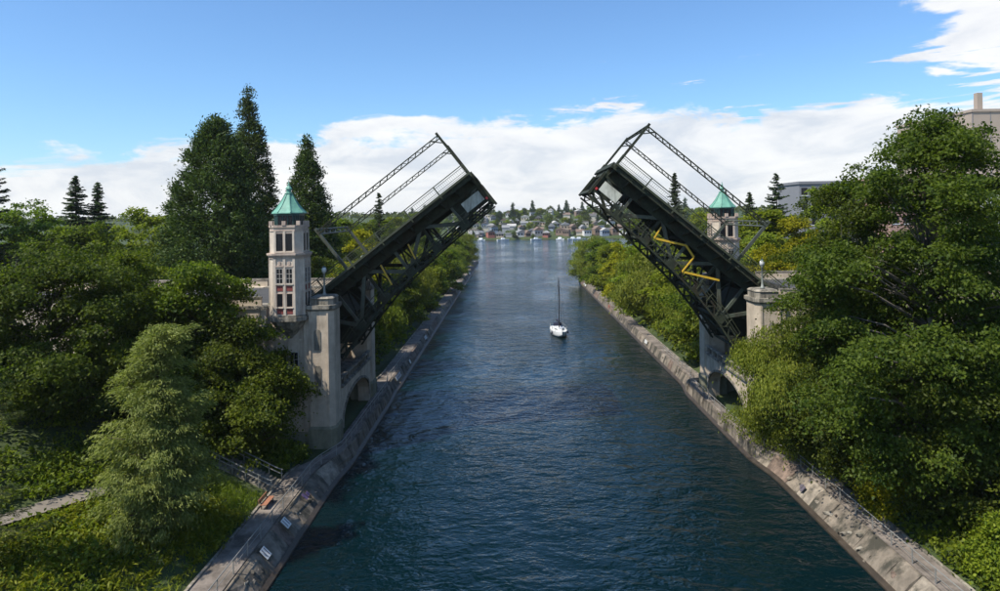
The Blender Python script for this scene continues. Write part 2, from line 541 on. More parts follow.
def edges(side, y):
    """path inner edge, path outer edge (railing), wall top, wall foot"""
    b = bulge(y)
    n = sstep(97, 106, y)
    if side < 0:
        return (-22.3 + 2.55 * b + 1.5 * n, -19.95 + 1.6 * b + 1.1 * n, -19.75 + 1.6 * b + 1.15 * n, -17.95 + 0.12 * b - 0.35 * (1 - n) * (1 - b))
    return (29.95 - 2.95 * b - 1.4 * n, 28.1 - 2.1 * b - 0.95 * n, 27.9 - 2.05 * b - 0.95 * n, 26.45 - 0.75 * b)


def build_bank(side):
    rnd = random.Random(11 if side < 0 else 12)
    where = 'left' if side < 0 else 'right'
    y1 = 372 if side < 0 else 262
    # promenade sheet with a low kerb on the land side
    ys = list(np.arange(24, 110, 2.0)) + list(np.arange(112, y1, 10.0))
    m = MB()
    for a, b in zip(ys[:-1], ys[1:]):
        ea, eb = edges(side, a), edges(side, b)
        m.add([(ea[0], a, 1.7), (ea[1], a, 1.7), (eb[1], b, 1.7), (eb[0], b, 1.7), (ea[0], a, 1.1), (ea[1], a, 1.1), (eb[1], b, 1.1), (eb[0], b, 1.1)],
              [(0, 1, 2, 3), (4, 7, 6, 5), (0, 4, 5, 1), (1, 5, 6, 2), (2, 6, 7, 3), (3, 7, 4, 0)])
    tag(m.obj('promenade_%s' % where, path_mat), kind='structure')
    k = MB()
    for a, b in zip(ys[:-1], ys[1:]):
        if bulge((a + b) / 2) > 0.2: continue
        ea, eb = edges(side, a), edges(side, b)
        k.bar((ea[0] + side * 0.10, a, 1.66), (eb[0] + side * 0.10, b, 1.66), 0.22, 0.34)
    tag(k.obj('kerb_%s' % where, cap_concrete), kind='structure')
    # the seawall: rough uneven concrete slabs sloping to the water
    wall = empty('seawall', (edges(side, 30)[3], 30, 0), 'rough weathered concrete seawall sloping to the water along the %s bank' % where, 'seawall')

    def P(o):
        o.parent = wall
        o.matrix_parent_inverse = Matrix.Translation(-Vector(wall.location))
        return o
    y = 24.0
    n = 0
    while y < y1:
        L = (rnd.uniform(1.2, 5.0) if y < 120 else rnd.uniform(5, 11))
        b = min(y + L, y1)
        ea, eb = edges(side, y), edges(side, b - 0.04)
        kj = 1.0 if y < 110 else 0.5
        dz = rnd.uniform(-0.16, 0.08) * kj
        dx = rnd.uniform(-0.10, 0.10) * kj
        t = 0.5 + rnd.uniform(-.18, .18)
        m = MB()
        vs = []
        for (yy, e) in ((y, ea), (b - 0.04, eb)):
            mx = e[2] * (1 - t) + e[3] * t + rnd.uniform(-.12, .12)
            mz = 1.7 * (1 - t) + rnd.uniform(0.0, .25)
            vs += [(e[1] - side * 0.02, yy, 1.62), (e[2] + rnd.uniform(-.1, .1), yy, 1.62 + dz * 0.4), (mx + dx, yy, mz + dz), (e[3] + dx * 0.6 + rnd.uniform(-.08, .08), yy, 0.22), (e[3] + dx * 0.6, yy, -1.5), (e[1] - side * 0.02, yy, -1.5)]
        fs = [(i, (i + 1) % 6, 6 + (i + 1) % 6, 6 + i) for i in range(6)] + [(5, 4, 3, 2, 1, 0), (6, 7, 8, 9, 10, 11)]
        m.add(vs, fs)
        r = rnd.random()
        mat = wall_pale if r < 0.12 else (wall_rust if r < 0.18 else wall_mat)
        P(m.obj('slab', mat))
        y = b
        n += 1
    # wet stone toe
    m = MB()
    for a, b in zip(ys[:-1], ys[1:]):
        ea, eb = edges(side, a), edges(side, b)
        m.add([(ea[3], a, 0.36), (ea[3] - side * 0.35, a, 0.14 + rnd.uniform(-.05, .05)), (ea[3] - side * 0.5, a, -1.4), (ea[3], a, -1.4), (eb[3], b, 0.36), (eb[3] - side * 0.35, b, 0.14), (eb[3] - side * 0.5, b, -1.4), (eb[3], b, -1.4)],
              [(0, 1, 5, 4), (1, 2, 6, 5), (0, 3, 2, 1), (4, 5, 6, 7), (2, 3, 7, 6), (3, 0, 4, 7)])
    P(m.obj('footing', wall_wet))
    # white painted panels and old graffiti on the slope
    if side < 0:
        pan = [(50.5, 0.95, 0.34, 1), (55.3, 1.0, 0.30, 1), (117.5, 1.0, 0.5, 0), (104.5, 4.6, 0.36, 2), (139, 3.0, 0.4, 1), (290, 6, 0.5, 0)]
        paint = [(60.5, 1.6, graffiti_violet)]
    else:
        pan = [(131, 2.6, 0.45, 1), (236, 8, 0.5, 0)]
        paint = [(61.5, 1.4, graffiti), (180, 3.0, graffiti_red)]

    def patch(y0, L, w0, w1, lift, th):
        e = edges(side, y0)
        f = edges(side, y0 + L)
        q = []
        for (yy, ee) in ((y0, e), (y0 + L, f)):
            for t in (w0, w1):
                q.append(Vector((ee[2] * (1 - t) + ee[3] * t - side * lift, yy, 1.78 * (1 - t) + 0.3 * t + lift)))
        nrm = Vector((-side * 0.75, 0, 0.66)) * th
        m = MB()
        top = [p + nrm for p in q]
        m.add(q + top, [(4, 5, 7, 6), (0, 2, 3, 1), (0, 1, 5, 4), (2, 6, 7, 3), (0, 4, 6, 2), (1, 3, 7, 5)])
        return m
    for (y0, L, w0, mk) in pan:
        p = P(patch(y0, L * 0.85, w0 - 0.2, w0 + 0.22, 0.16, 0.06).obj('painted_panel', white_paint))
        for j in range(mk * 2):
            g = patch(y0 + L * (0.16 + 0.8 * j / max(1, mk * 2)), L * 0.07, w0 - 0.16, w0 + 0.16, 0.205, 0.025)
            P(g.obj('paint_mark', graffiti))
    for (y0, L, mt) in paint:
        for j in range(5):
            a, wq = rnd.uniform(0, 0.8) * L, rnd.uniform(0.1, 0.5)
            P(patch(y0 + a, L * rnd.uniform(0.08, 0.3), wq, wq + rnd.uniform(0.08, 0.3), 0.13 + 0.012 * j, 0.05).obj('graffiti_patch', mt))
    # loose rubble on the slope
    rocks = []
    for j in range(5):
        m = MB()
        n1 = 6
        pr = [(0.35, -0.35), (0.5 + rnd.uniform(-.1, .1), -0.05), (0.42, 0.22), (0.18, 0.36)]
        m.lathe(pr, n1)
        m.v = [(v[0] * rnd.uniform(0.7, 1.3), v[1] * rnd.uniform(0.7, 1.3), v[2] * rnd.uniform(0.7, 1.2)) for v in m.v]
        rocks.append(m.mesh('rock', (wall_mat, wall_pale, cap_concrete, wall_mat, wall_rust)[j]))
    for j in range(34):
        yy = rnd.uniform(36, 68) if j < 24 else rnd.uniform(104, 150)
        e = edges(side, yy)
        t = rnd.uniform(0.3, 1.08)
        o = bpy.data.objects.new('rock', rocks[rnd.randrange(5)])
        link(o, wall)
        o.location = Vector((e[2] * (1 - t) + e[3] * t, yy, max(0.08, 1.75 * (1 - t) + 0.1 * t - 0.02))) - Vector(wall.location)
        sc = rnd.uniform(0.25, 0.7)
        o.scale = (sc, sc * rnd.uniform(0.8, 1.5), sc * 0.75)
        o.rotation_euler = (rnd.uniform(-.3, .3), -side * 0.6, rnd.uniform(0, 6.28))
    # railing
    rl = empty('promenade_railing', (edges(side, 30)[1], 30, 1.7), 'thin pale metal railing along the water edge of the %s promenade' % where, 'railing')

    def PR(o):
        o.parent = rl
        o.matrix_parent_inverse = Matrix.Translation(-Vector(rl.location))
        return o
    st = np.arange(24, 122, 2.6)
    px = lambda yy: edges(side, yy)[1] + side * 0.12
    pm = MB()
    base = MB().box(-.035, .035, -.035, .035, 0, 1.05).mesh('post', galv)
    for yy in st:
        o = bpy.data.objects.new('post', base)
        link(o)
        o.parent = rl
        o.location = Vector((px(yy), yy, 1.7)) - Vector(rl.location)
    for hz, rr in ((2.75, 0.04), (2.25, 0.022)):
        m = MB()
        m.tube([(px(yy), yy, hz) for yy in np.arange(24, 121, 1.3)], rr, 5)
        PR(m.obj('rail', galv))


build_bank(-1)
build_bank(1)

# gravel trail on the left hillside
TR = [(-40, 30), (-36.6, 42), (-34.2, 50), (-31.0, 57), (-29.4, 62), (-29.6, 66)]


def trail_x(y):
    return float(np.interp(y, [p[1] for p in TR], [p[0] for p in TR]))


def build_trail():
    m = MB()
    ys = np.arange(30, 66.5, 1.5)
    rows = []
    for y in ys:
        x = trail_x(y)
        row = []
        for dx in (-1.0, -0.5, 0.5, 1.0):
            row.append((x + dx, y, max(ground(x + dx, y), ground(x, y)) + 0.10))
        rows.append(row)
    for a, b in zip(rows[:-1], rows[1:]):
        for i in range(3):
            m.add([a[i], a[i + 1], b[i + 1], b[i]], [(0, 1, 2, 3)])
    n0 = len(m.v)
    tag(m.obj('path', trail_mat), kind='structure')


build_trail()


def build_stairs():
    st = empty('garden_stairs', (-22.5, 62.8, 1.7), 'shaded concrete stairs with pale pipe handrails climbing from the left promenade', 'stairs')
    W0, W1, n = 61.6, 64.2, 17
    mi = Matrix.Translation(-Vector(st.location))
    for i in range(n):
        x1 = -22.5 - i * 0.36
        z = 1.7 + (i + 1) * 0.182
        o = MB().box(x1 - 0.36, x1 - 0.005, W0, W1, z - 0.9, z).obj('step', cap_concrete, st)
        o.matrix_parent_inverse = mi
    for yy in (W0 - 0.06, W1 + 0.06):
        for h in (1.02, 0.62):
            m = MB().tube([(-22.3, yy, 1.7 + h), (-22.7, yy, 1.82 + h), (-28.5, yy, 4.75 + h), (-28.9, yy, 4.78 + h)], 0.05, 6)
            o = m.obj('handrail', galv, st)
            o.matrix_parent_inverse = mi
        for i in range(6):
            x = -22.4 - i * 1.2
            z = 1.7 + max(0, (-22.5 - x)) * 0.506
            o = MB().box(x - .03, x + .03, yy - .03, yy + .03, z - 0.2, z + 1.02).obj('post', galv, st)
            o.matrix_parent_inverse = mi


build_stairs()


def build_bench():
    b = empty('park_bench', (-21.75, 58.6, 1.7), 'orange brown slatted wooden bench at the foot of the stairs', 'bench', rz=R(0))
    for i in range(4):
        MB().box(-0.28 + i * 0.15, -0.15 + i * 0.15, -0.95, 0.95, 0.42, 0.47).obj('slat', bench_wood, b)
    bk = MB().box(-0.42, -0.37, -0.95, 0.95, 0.72, 0.88).obj('backrest', bench_wood, b)
    MB().box(-0.38, -0.33, -0.95, 0.95, 0.53, 0.66).obj('backrest', bench_wood, b)
    for s in (-0.7, 0.7):
        m = MB().box(-0.26, -0.20, s - .04, s + .04, 0, 0.42).box(0.22, 0.28, s - .04, s + .04, 0, 0.42)
        m.box(-0.20, 0.22, s - .04, s + .04, 0.36, 0.415)
        m.bar((-0.24, s, 0.43), (-0.44, s, 0.9), 0.05, 0.05)
        m.obj('leg', dark_metal, b)


build_bench()

# ------------------------------------------------------------------ bridge piers
YN, YF = 74.0, 96.0     # near and far faces of the piers
D0 = 23.2               # distance of the channel faces from the middle of the cut


def build_pier(side):
    where = 'left' if side < 0 else 'right'
    ctr = Vector((XC + side * 29, 85, 0))
    pier = empty('bridge_pier', ctr, 'weathered pale concrete bascule pier with an arched opening on the %s bank' % where, 'bridge pier')
    mi = Matrix.Translation(-ctr)
    X = lambda d: XC + side * (d + (0.3 if side > 0 else 0.0))

    def put(m, name, mat, par=pier, smooth=False):
        o = m.obj(name, mat, par, smooth)
        if par is pier:
            o.matrix_parent_inverse = mi
        return o
    ztop = 16.9
    # near, far and back walls round the counterweight pit
    put(MB().box(X(25.6), X(36.5), YN, YN + 2.4, 3.2, ztop), 'wall', concrete)
    put(MB().box(X(25.6), X(36.5), YF - 2.4, YF, 3.2, ztop), 'wall', concrete)
    put(MB().box(X(36.5), X(38), YN + 0.02, YF - 0.02, 0, ztop), 'wall', concrete)
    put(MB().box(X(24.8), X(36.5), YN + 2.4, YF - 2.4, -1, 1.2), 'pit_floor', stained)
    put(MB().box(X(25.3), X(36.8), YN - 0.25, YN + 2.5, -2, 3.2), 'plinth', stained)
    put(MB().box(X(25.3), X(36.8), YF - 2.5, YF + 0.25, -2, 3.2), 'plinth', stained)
    # coping
    put(MB().box(X(25.62), X(38.2), YN - 0.18, YN + 2.3, ztop, ztop + 0.35), 'coping', cap_concrete)
    put(MB().box(X(25.62), X(38.2), YF - 2.3, YF + 0.18, ztop, ztop + 0.35), 'coping', cap_concrete)
    # string course
    put(MB().box(X(25.6), X(36.5), YN - 0.08, YN, 13.2, 13.5), 'string_course', concrete)
    # corner pylons
    for (y0, y1, nm) in ((YN - 0.4, YN + 3.0, 'near'), (YF - 3.0, YF + 0.4, 'far')):
        a, b = D0, D0 + 2.7
        c = 0.5
        poly = [(X(a + c), y0), (X(b), y0), (X(b), y1), (X(a + c), y1), (X(a), y1 - c), (X(a), y0 + c)]
        put(MB().prism(poly, 3.8, 16.6), 'pylon', concrete)
        ctrp = (X((a + b) / 2), (y0 + y1) / 2)

        def grow(g):
            return [(ctrp[0] + (p[0] - ctrp[0]) * g, ctrp[1] + (p[1] - ctrp[1]) * g) for p in poly]
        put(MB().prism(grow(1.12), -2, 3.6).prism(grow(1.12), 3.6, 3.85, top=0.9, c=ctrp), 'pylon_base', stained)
        cap = MB().prism(grow(1.02), 16.6, 16.85, top=1.12, c=ctrp)
        cap.prism(grow(1.16), 16.85, 17.25)
        cap.prism(grow(0.92), 17.25, 17.95)
        cap.prism(grow(0.98), 17.95, 18.15, top=0.85, c=ctrp)
        put(cap, 'pylon_cap', cap_concrete)
        # vertical panel strips and a round-headed niche on the outer face
        yy = y0 if nm == 'near' else y1
        sg = -1 if nm == 'near' else 1
        for (z0, z1) in ((12.3, 14.6), (8.3, 10.6)):
            nx = X(b - 0.95)
            pts = [(nx - 0.36, z0), (nx + 0.36, z0), (nx + 0.36, z1 - 0.36)] + [(nx + 0.36 * math.cos(t), z1 - 0.36 + 0.36 * math.sin(t)) for t in np.linspace(0.3, math.pi - 0.3, 6)] + [(nx - 0.36, z1 - 0.36)]
            m = MB()
            k = len(pts)
            vs = [(p[0], yy + sg * 0.06, p[1]) for p in pts] + [(p[0], yy - sg * 0.1, p[1]) for p in pts]
            m.add(vs, [tuple(range(k)), tuple(range(2 * k - 1, k - 1, -1))] + [(i, (i + 1) % k, k + (i + 1) % k, k + i) for i in range(k)])
            put(m, 'niche', cap_concrete)
        for dx in (0.62, b - a - 0.12):
            put(MB().box(X(a + dx) - 0.1, X(a + dx) + 0.1, yy + sg * 0.1, yy - sg * 0.05, 3.9, 16.55), 'pilaster', concrete)
    # engaged shaft beside the near pylon
    put(MB().box(X(25.92), X(26.5), YN - 0.3, YN + 0.3, 3.25, 17.2), 'pilaster', concrete)
    for dd in (30.6, 33.6):
        put(MB().box(X(dd), X(dd + 0.6), YN - 0.22, YN + 0.3, 3.25, 16.85), 'pilaster', concrete)
    # channel face with the arch
    ya, yb, zs, za, zt = YN + 3.6, YF - 3.6, 2.4, 6.1, 7.2
    n = 16
    arch = [((ya + yb) / 2 + (yb - ya) / 2 * math.cos(t), zs + (za - zs) * math.sin(t) ** 0.8) for t in np.linspace(0, math.pi, n + 1)]
    x0, x1 = X(D0 + 0.15), X(D0 + 1.7)
    m = MB()
    m.box(x0, x1, YN + 2.9, ya, -2, zt)
    m.box(x0, x1, yb, YF - 2.9, -2, zt)
    for (p, q) in zip(arch[:-1], arch[1:]):
        m.add([(x0, p[0], p[1]), (x0, q[0], q[1]), (x0, q[0], zt), (x0, p[0], zt), (x1, p[0], p[1]), (x1, q[0], q[1]), (x1, q[0], zt), (x1, p[0], zt)],
              [(0, 1, 2, 3), (4, 7, 6, 5), (0, 4, 5, 1), (3, 2, 6, 7)])
    put(m, 'arch_wall', concrete)
    m = MB()
    for (p, q) in zip(arch[:-1], arch[1:]):
        m.bar((X(D0 + 0.10), p[0], p[1] + 0.02), (X(D0 + 0.10), q[0], q[1] + 0.02), 0.3, 0.22, up=(1, 0, 0))
    put(m, 'arch_moulding', cap_concrete)
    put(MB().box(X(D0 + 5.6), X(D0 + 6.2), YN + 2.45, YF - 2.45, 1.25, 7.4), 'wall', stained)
    put(MB().box(X(D0 + 1.65), X(D0 + 6.2), YN + 2.45, YF - 2.45, 6.72, 7.18), 'ledge', cap_concrete)
    put(MB().box(X(D0 - 0.12), X(D0 + 1.8), YN + 3.0, YF - 3.0, zt, zt + 0.25), 'ledge', cap_concrete)
    rail_y = np.linspace(YN + 3.3, YF - 3.3, 15)
    for yy in rail_y:
        put(MB().box(X(D0 + 0.15), X(D0 + 0.40), yy - 0.12, yy + 0.12, zt + 0.25, zt + 0.95), 'baluster', cap_concrete)
    put(MB().box(X(D0 + 0.02), X(D0 + 0.52), YN + 3.05, YF - 3.05, zt + 0.95, zt + 1.15), 'handrail', cap_concrete)
    # small twin window of the near wall
    dwin = 28.3
    yw = YN
    if side < 0:
        for dx in (-0.62, 0.62):
            w = put(MB().box(X(dwin) + dx - 0.42, X(dwin) + dx + 0.42, yw - 0.03, yw + 0.1, 10.5, 12.0), 'window', glass)
            fr = MB()
            cx = X(dwin) + dx
            fr.box(cx - 0.52, cx - 0.42, yw - 0.10, yw + 0.05, 10.4, 12.1).box(cx + 0.42, cx + 0.52, yw - 0.10, yw + 0.05, 10.4, 12.1)
            fr.box(cx - 0.42, cx + 0.42, yw - 0.10, yw + 0.05, 12.0, 12.1).box(cx - 0.55, cx + 0.55, yw - 0.16, yw + 0.05, 10.28, 10.40)
            fr.box(cx - 0.03, cx + 0.03, yw - 0.06, yw - 0.03, 10.5, 12.0).box(cx - 0.42, cx + 0.42, yw - 0.055, yw - 0.03, 11.2, 11.26)
            fo = fr.obj('frame', wframe, w)
    # parapet along the fixed road on top
    for (y0, y1) in ((YN + 0.1, YN + 0.5), (YF - 0.5, YF - 0.1)):
        if (side < 0 and y0 < 80) or (side > 0 and y0 > 90):
            segs = [(31.3, 37.9)]
        else:
            segs = [(26.1, 37.9)]
        for (a, b) in segs:
            put(MB().box(X(a), X(b), y0 + .06, y1 - .06, ztop + 0.35, ztop + 1.15), 'parapet', concrete)
            put(MB().box(X(a), X(b), y0, y1, ztop + 1.15, ztop + 1.33), 'parapet_cap', cap_concrete)
    return pier


build_pier(-1)
build_pier(1)


def build_tower(side):
    """side -1: near face of the left pier; +1: far face of the right pier"""
    cx = XC - 28.1 if side < 0 else XC + 27.0
    cy = (YN + 0.35) if side < 0 else (YF - 0.35)
    lab = ('cream terracotta bridge control tower with green copper spire beside the left leaf' if side < 0
           else 'distant cream control tower with green copper spire behind the right leaf')
    t = empty('control_tower', (cx, cy, 13.4), lab, 'tower', rz=0 if side < 0 else math.pi)
    z = lambda v: v - 13.4
    KT = 0.88

    def octo(w, c):
        w, c = w * KT, c * KT
        return [(-w + c, -w), (w - c, -w), (w, -w + c), (w, w - c), (w - c, w), (-w + c, w), (-w, w - c), (-w, -w + c)]
    # corbelled foot
    m = MB()
    for (w0, z0, z1, g) in ((0.35, 13.5, 14.1, 2.2), (0.85, 14.1, 14.7, 1.55), (1.4, 14.7, 15.2, 1.3), (1.9, 15.2, 15.7, 1.15)):
        m.prism(octo(w0, w0 * 0.45), z(z0), z(z1), top=g, c=(0, 0))
    m.obj('corbel', cap_concrete, t)
    MB().prism(octo(2.42, 0.95), z(15.7), z(16.15)).prism(octo(2.30, 0.9), z(16.15), z(16.35)).obj('string_course', cap_concrete, t)
    body = MB().prism(octo(2.12, 0.85), z(16.35), z(22.6)).obj('body', tower_stone, t)
    MB().prism(octo(2.2, 0.85), z(22.5), z(22.62)).prism(octo(2.22, 0.85), z(22.62), z(22.9), top=1.08, c=(0, 0)).prism(octo(2.42, 0.93), z(22.9), z(23.1)).obj('cornice', tower_trim, t)
    MB().prism(octo(1.98, 0.72), z(23.1), z(26.0)).obj('upper_storey', tower_stone, t)
    MB().prism(octo(2.06, 0.75), z(25.5), z(25.75)).prism(octo(2.14, 0.78), z(25.9), z(26.15)).obj('cornice', tower_trim, t)
    pp = MB()
    for (px, py) in ((-1.5, -1.5), (1.5, -1.5), (-1.5, 1.5), (1.5, 1.5), (0, -1.75), (1.75, 0), (-1.75, 0), (0, 1.75)):
        MB().box(px - 0.2, px + 0.2, py - 0.2, py + 0.2, z(26.15), z(26.62)).obj('parapet_block', tower_trim, t)
    # lantern under the roof
    MB().prism(octo(1.5, 0.55), z(26.15), z(27.40)).obj('lantern', glass, t)
    lm = MB()
    for k in range(8):
        pts = octo(1.52, 0.55)
        p, q = pts[k], pts[(k + 1) % 8]
        for f in (0, 0.33, 0.66):
            xx, yy = p[0] + (q[0] - p[0]) * f, p[1] + (q[1] - p[1]) * f
            lm.box(xx - .05, xx + .05, yy - .05, yy + .05, z(26.16), z(27.39))
    lm.prism(octo(1.62, 0.58), z(27.2), z(27.42))
    lm.obj('lantern_frame', copper_dark, t)
    roof = MB()
    prof = [(1.86, 27.42), (1.86, 27.52), (1.40, 28.0), (1.02, 28.5), (0.68, 29.05), (0.40, 29.55), (0.38, 29.65)]
    roof.lathe([(r, z(h)) for r, h in prof], 8, rot=R(22.5))
    ro = roof.obj('roof', copper, t)
    rb = MB()
    for k in range(8):
        a = R(22.5 + 45 * k)
        for (r0, h0), (r1, h1) in zip(prof[1:-1], prof[2:]):
            rb.bar((r0 * math.cos(a), r0 * math.sin(a), z(h0) + .02), (r1 * math.cos(a), r1 * math.sin(a), z(h1) + .02), 0.09, 0.09)
    rb.obj('roof_rib', copper, ro)
    fin = MB()
    fin.lathe([(r, z(h)) for r, h in ((0.46, 29.65), (0.46, 29.72), (0.26, 29.76), (0.26, 30.12), (0.38, 30.16), (0.36, 30.22), (0.2, 30.45), (0.09, 30.6), (0.14, 30.7), (0.05, 30.82), (0.03, 31.1))], 8, rot=R(22.5))
    fin.obj('finial', copper, ro)
    # windows, panels and pilasters on the four broad faces
    fw = 2.12 * KT
    uw = 1.98 * KT
    for k in range(4):
        rot = Matrix.Rotation(k * math.pi / 2, 4, 'Z')
        pil = MB()
        for px in (-1.04, 0.0, 1.04):
            pil.box(px - 0.13, px + 0.13, -fw - 0.10, -fw + 0.06, z(16.36), z(22.49))
        pil.xf(rot).obj('pilaster', tower_stone, t)
        pil = MB()
        for px in (-1.0, 0.0, 1.0):
            pil.box(px - 0.11, px + 0.11, -uw - 0.11, -uw + 0.06, z(23.11), z(25.49))
        pil.xf(rot).obj('pilaster', tower_stone, t)
        for px in (-0.53, 0.53):
            for (z0, z1, w, yf, gl) in ((17.3, 18.7, 0.30, fw, 0), (19.85, 21.4, 0.31, fw, 1), (23.35, 25.25, 0.38, uw, 0)):
                wo = MB().box(px - w, px + w, -yf - 0.025, -yf + 0.05, z(z0), z(z1)).xf(rot).obj('window', glass, t)
                fr = MB()
                fr.box(px - w - .07, px - w, -yf - 0.07, -yf + 0.03, z(z0 - .06), z(z1 + .07)).box(px + w, px + w + .07, -yf - 0.07, -yf + 0.03, z(z0 - .06), z(z1 + .07))
                fr.box(px - w, px + w, -yf - 0.07, -yf + 0.03, z(z1), z(z1 + .07)).box(px - w, px + w, -yf - 0.07, -yf + 0.03, z(z0 - .06), z(z0))
                if gl:
                    fr.box(px - .025, px + .025, -yf - 0.05, -yf - 0.026, z(z0), z(z1))
                    for q in (0.33, 0.66):
                        zz = z0 + (z1 - z0) * q
                        fr.box(px - w, px + w, -yf - 0.048, -yf - 0.026, z(zz - .025), z(zz + .025))
                fr.xf(rot).obj('frame', wframe if gl else tower_trim, wo)
                MB().box(px - w - .12, px + w + .12, -yf - 0.16, -yf + 0.02, z(z0 - .17), z(z0 - .065)).xf(rot).obj('sill', tower_stone, wo)
            MB().box(px - .33, px + .33, -fw - 0.03, -fw + 0.02, z(18.98), z(19.55)).xf(rot).obj('brick_panel', brick_red, t)
            MB().box(px - .33, px + .33, -fw - 0.03, -fw + 0.02, z(16.5), z(17.08)).xf(rot).obj('brick_panel', brick_red, t)
            MB().box(px - .45, px + .45, -fw - 0.13, -fw + 0.02, z(21.62), z(21.78)).xf(rot).obj('lintel', tower_trim, t)
            MB().box(px - .12, px + .12, -fw - 0.08, -fw + 0.02, z(21.85), z(22.2)).xf(rot).obj('ornament', tower_trim, t)
        # narrow strips on the chamfered corners
        r2 = Matrix.Rotation(k * math.pi / 2 + math.pi / 4, 4, 'Z')
        dd = (2.12 * 2 - 0.85) / math.sqrt(2) * KT
        MB().box(-0.22, 0.22, -dd - 0.03, -dd + 0.05, z(16.6), z(22.2)).xf(r2).obj('corner_panel', tower_stone, t)


build_tower(-1)
build_tower(1)


# lamps on the pylon heads
def lamp_post(x, y, z, label):
    l = empty('street_lamp', (x, y, z), label, 'lamp', 'lamps on the bridge piers')
    MB().lathe([(0.28, 0), (0.28, 0.12), (0.17, 0.25), (0.12, 0.6), (0.09, 2.4), (0.16, 2.45), (0.10, 2.5)], 8).obj('post', lamp_post_mat, l, True)
    MB().lathe([(0.12, 2.5), (0.25, 2.68), (0.28, 2.9), (0.22, 3.12), (0.08, 3.2)], 10).obj('globe', lamp_white, l, True)
    MB().lathe([(0.20, 3.14), (0.12, 3.26), (0.03, 3.34), (0.02, 3.5)], 8).obj('cap', copper_dark, l)


lamp_post(XC - D0 - 1.35, YN + 1.2, 18.15, 'pale globe lamp post on the pylon beside the left tower')
lamp_post(XC + D0 + 1.65, YN + 1.2, 18.15, 'thin lamp post on the near pylon of the right pier')
lamp_post(XC - D0 - 1.35, YF - 1.2, 18.15, 'lamp post on the far pylon behind the left leaf')
lamp_post(XC + D0 + 1.65, YF - 1.2, 18.15, 'lamp post on the far pylon behind the right leaf')


# approach roads
def build_approach(side):
    where = 'left' if side < 0 else 'right'
    X = lambda d: XC + side * d
    tag(MB().box(X(31.5), X(150), YN + 2.5, YF - 2.5, 16.5, 17.15).obj('road_%s' % where, asphalt), kind='structure')
    for s, (y0, y1) in (('near', (YN + 0.3, YN + 2.4)), ('far', (YF - 2.4, YF - 0.3))):
        w = empty('approach_wall', (X(90), (y0 + y1) / 2, 10), 'pale concrete parapet wall on the %s side of the %s approach road' % (s, where), 'wall')
        mi = Matrix.Translation(-Vector(w.location))
        parts = [(MB().box(X(38.3), X(140), y0, y1, 8, 17.25), 'wall', concrete)]
        ye = y0 if s == 'near' else y1 - 0.35
        parts.append((MB().box(X(38.3), X(140), ye, ye + 0.35, 17.25, 18.1), 'parapet', concrete))
        parts.append((MB().box(X(38.2), X(140), ye - .08, ye + 0.43, 18.1, 18.3), 'coping', cap_concrete))
        for (m, nm, mt) in parts:
            o = m.obj(nm, mt, w)
            o.matrix_parent_inverse = mi


build_approach(-1)
build_approach(1)


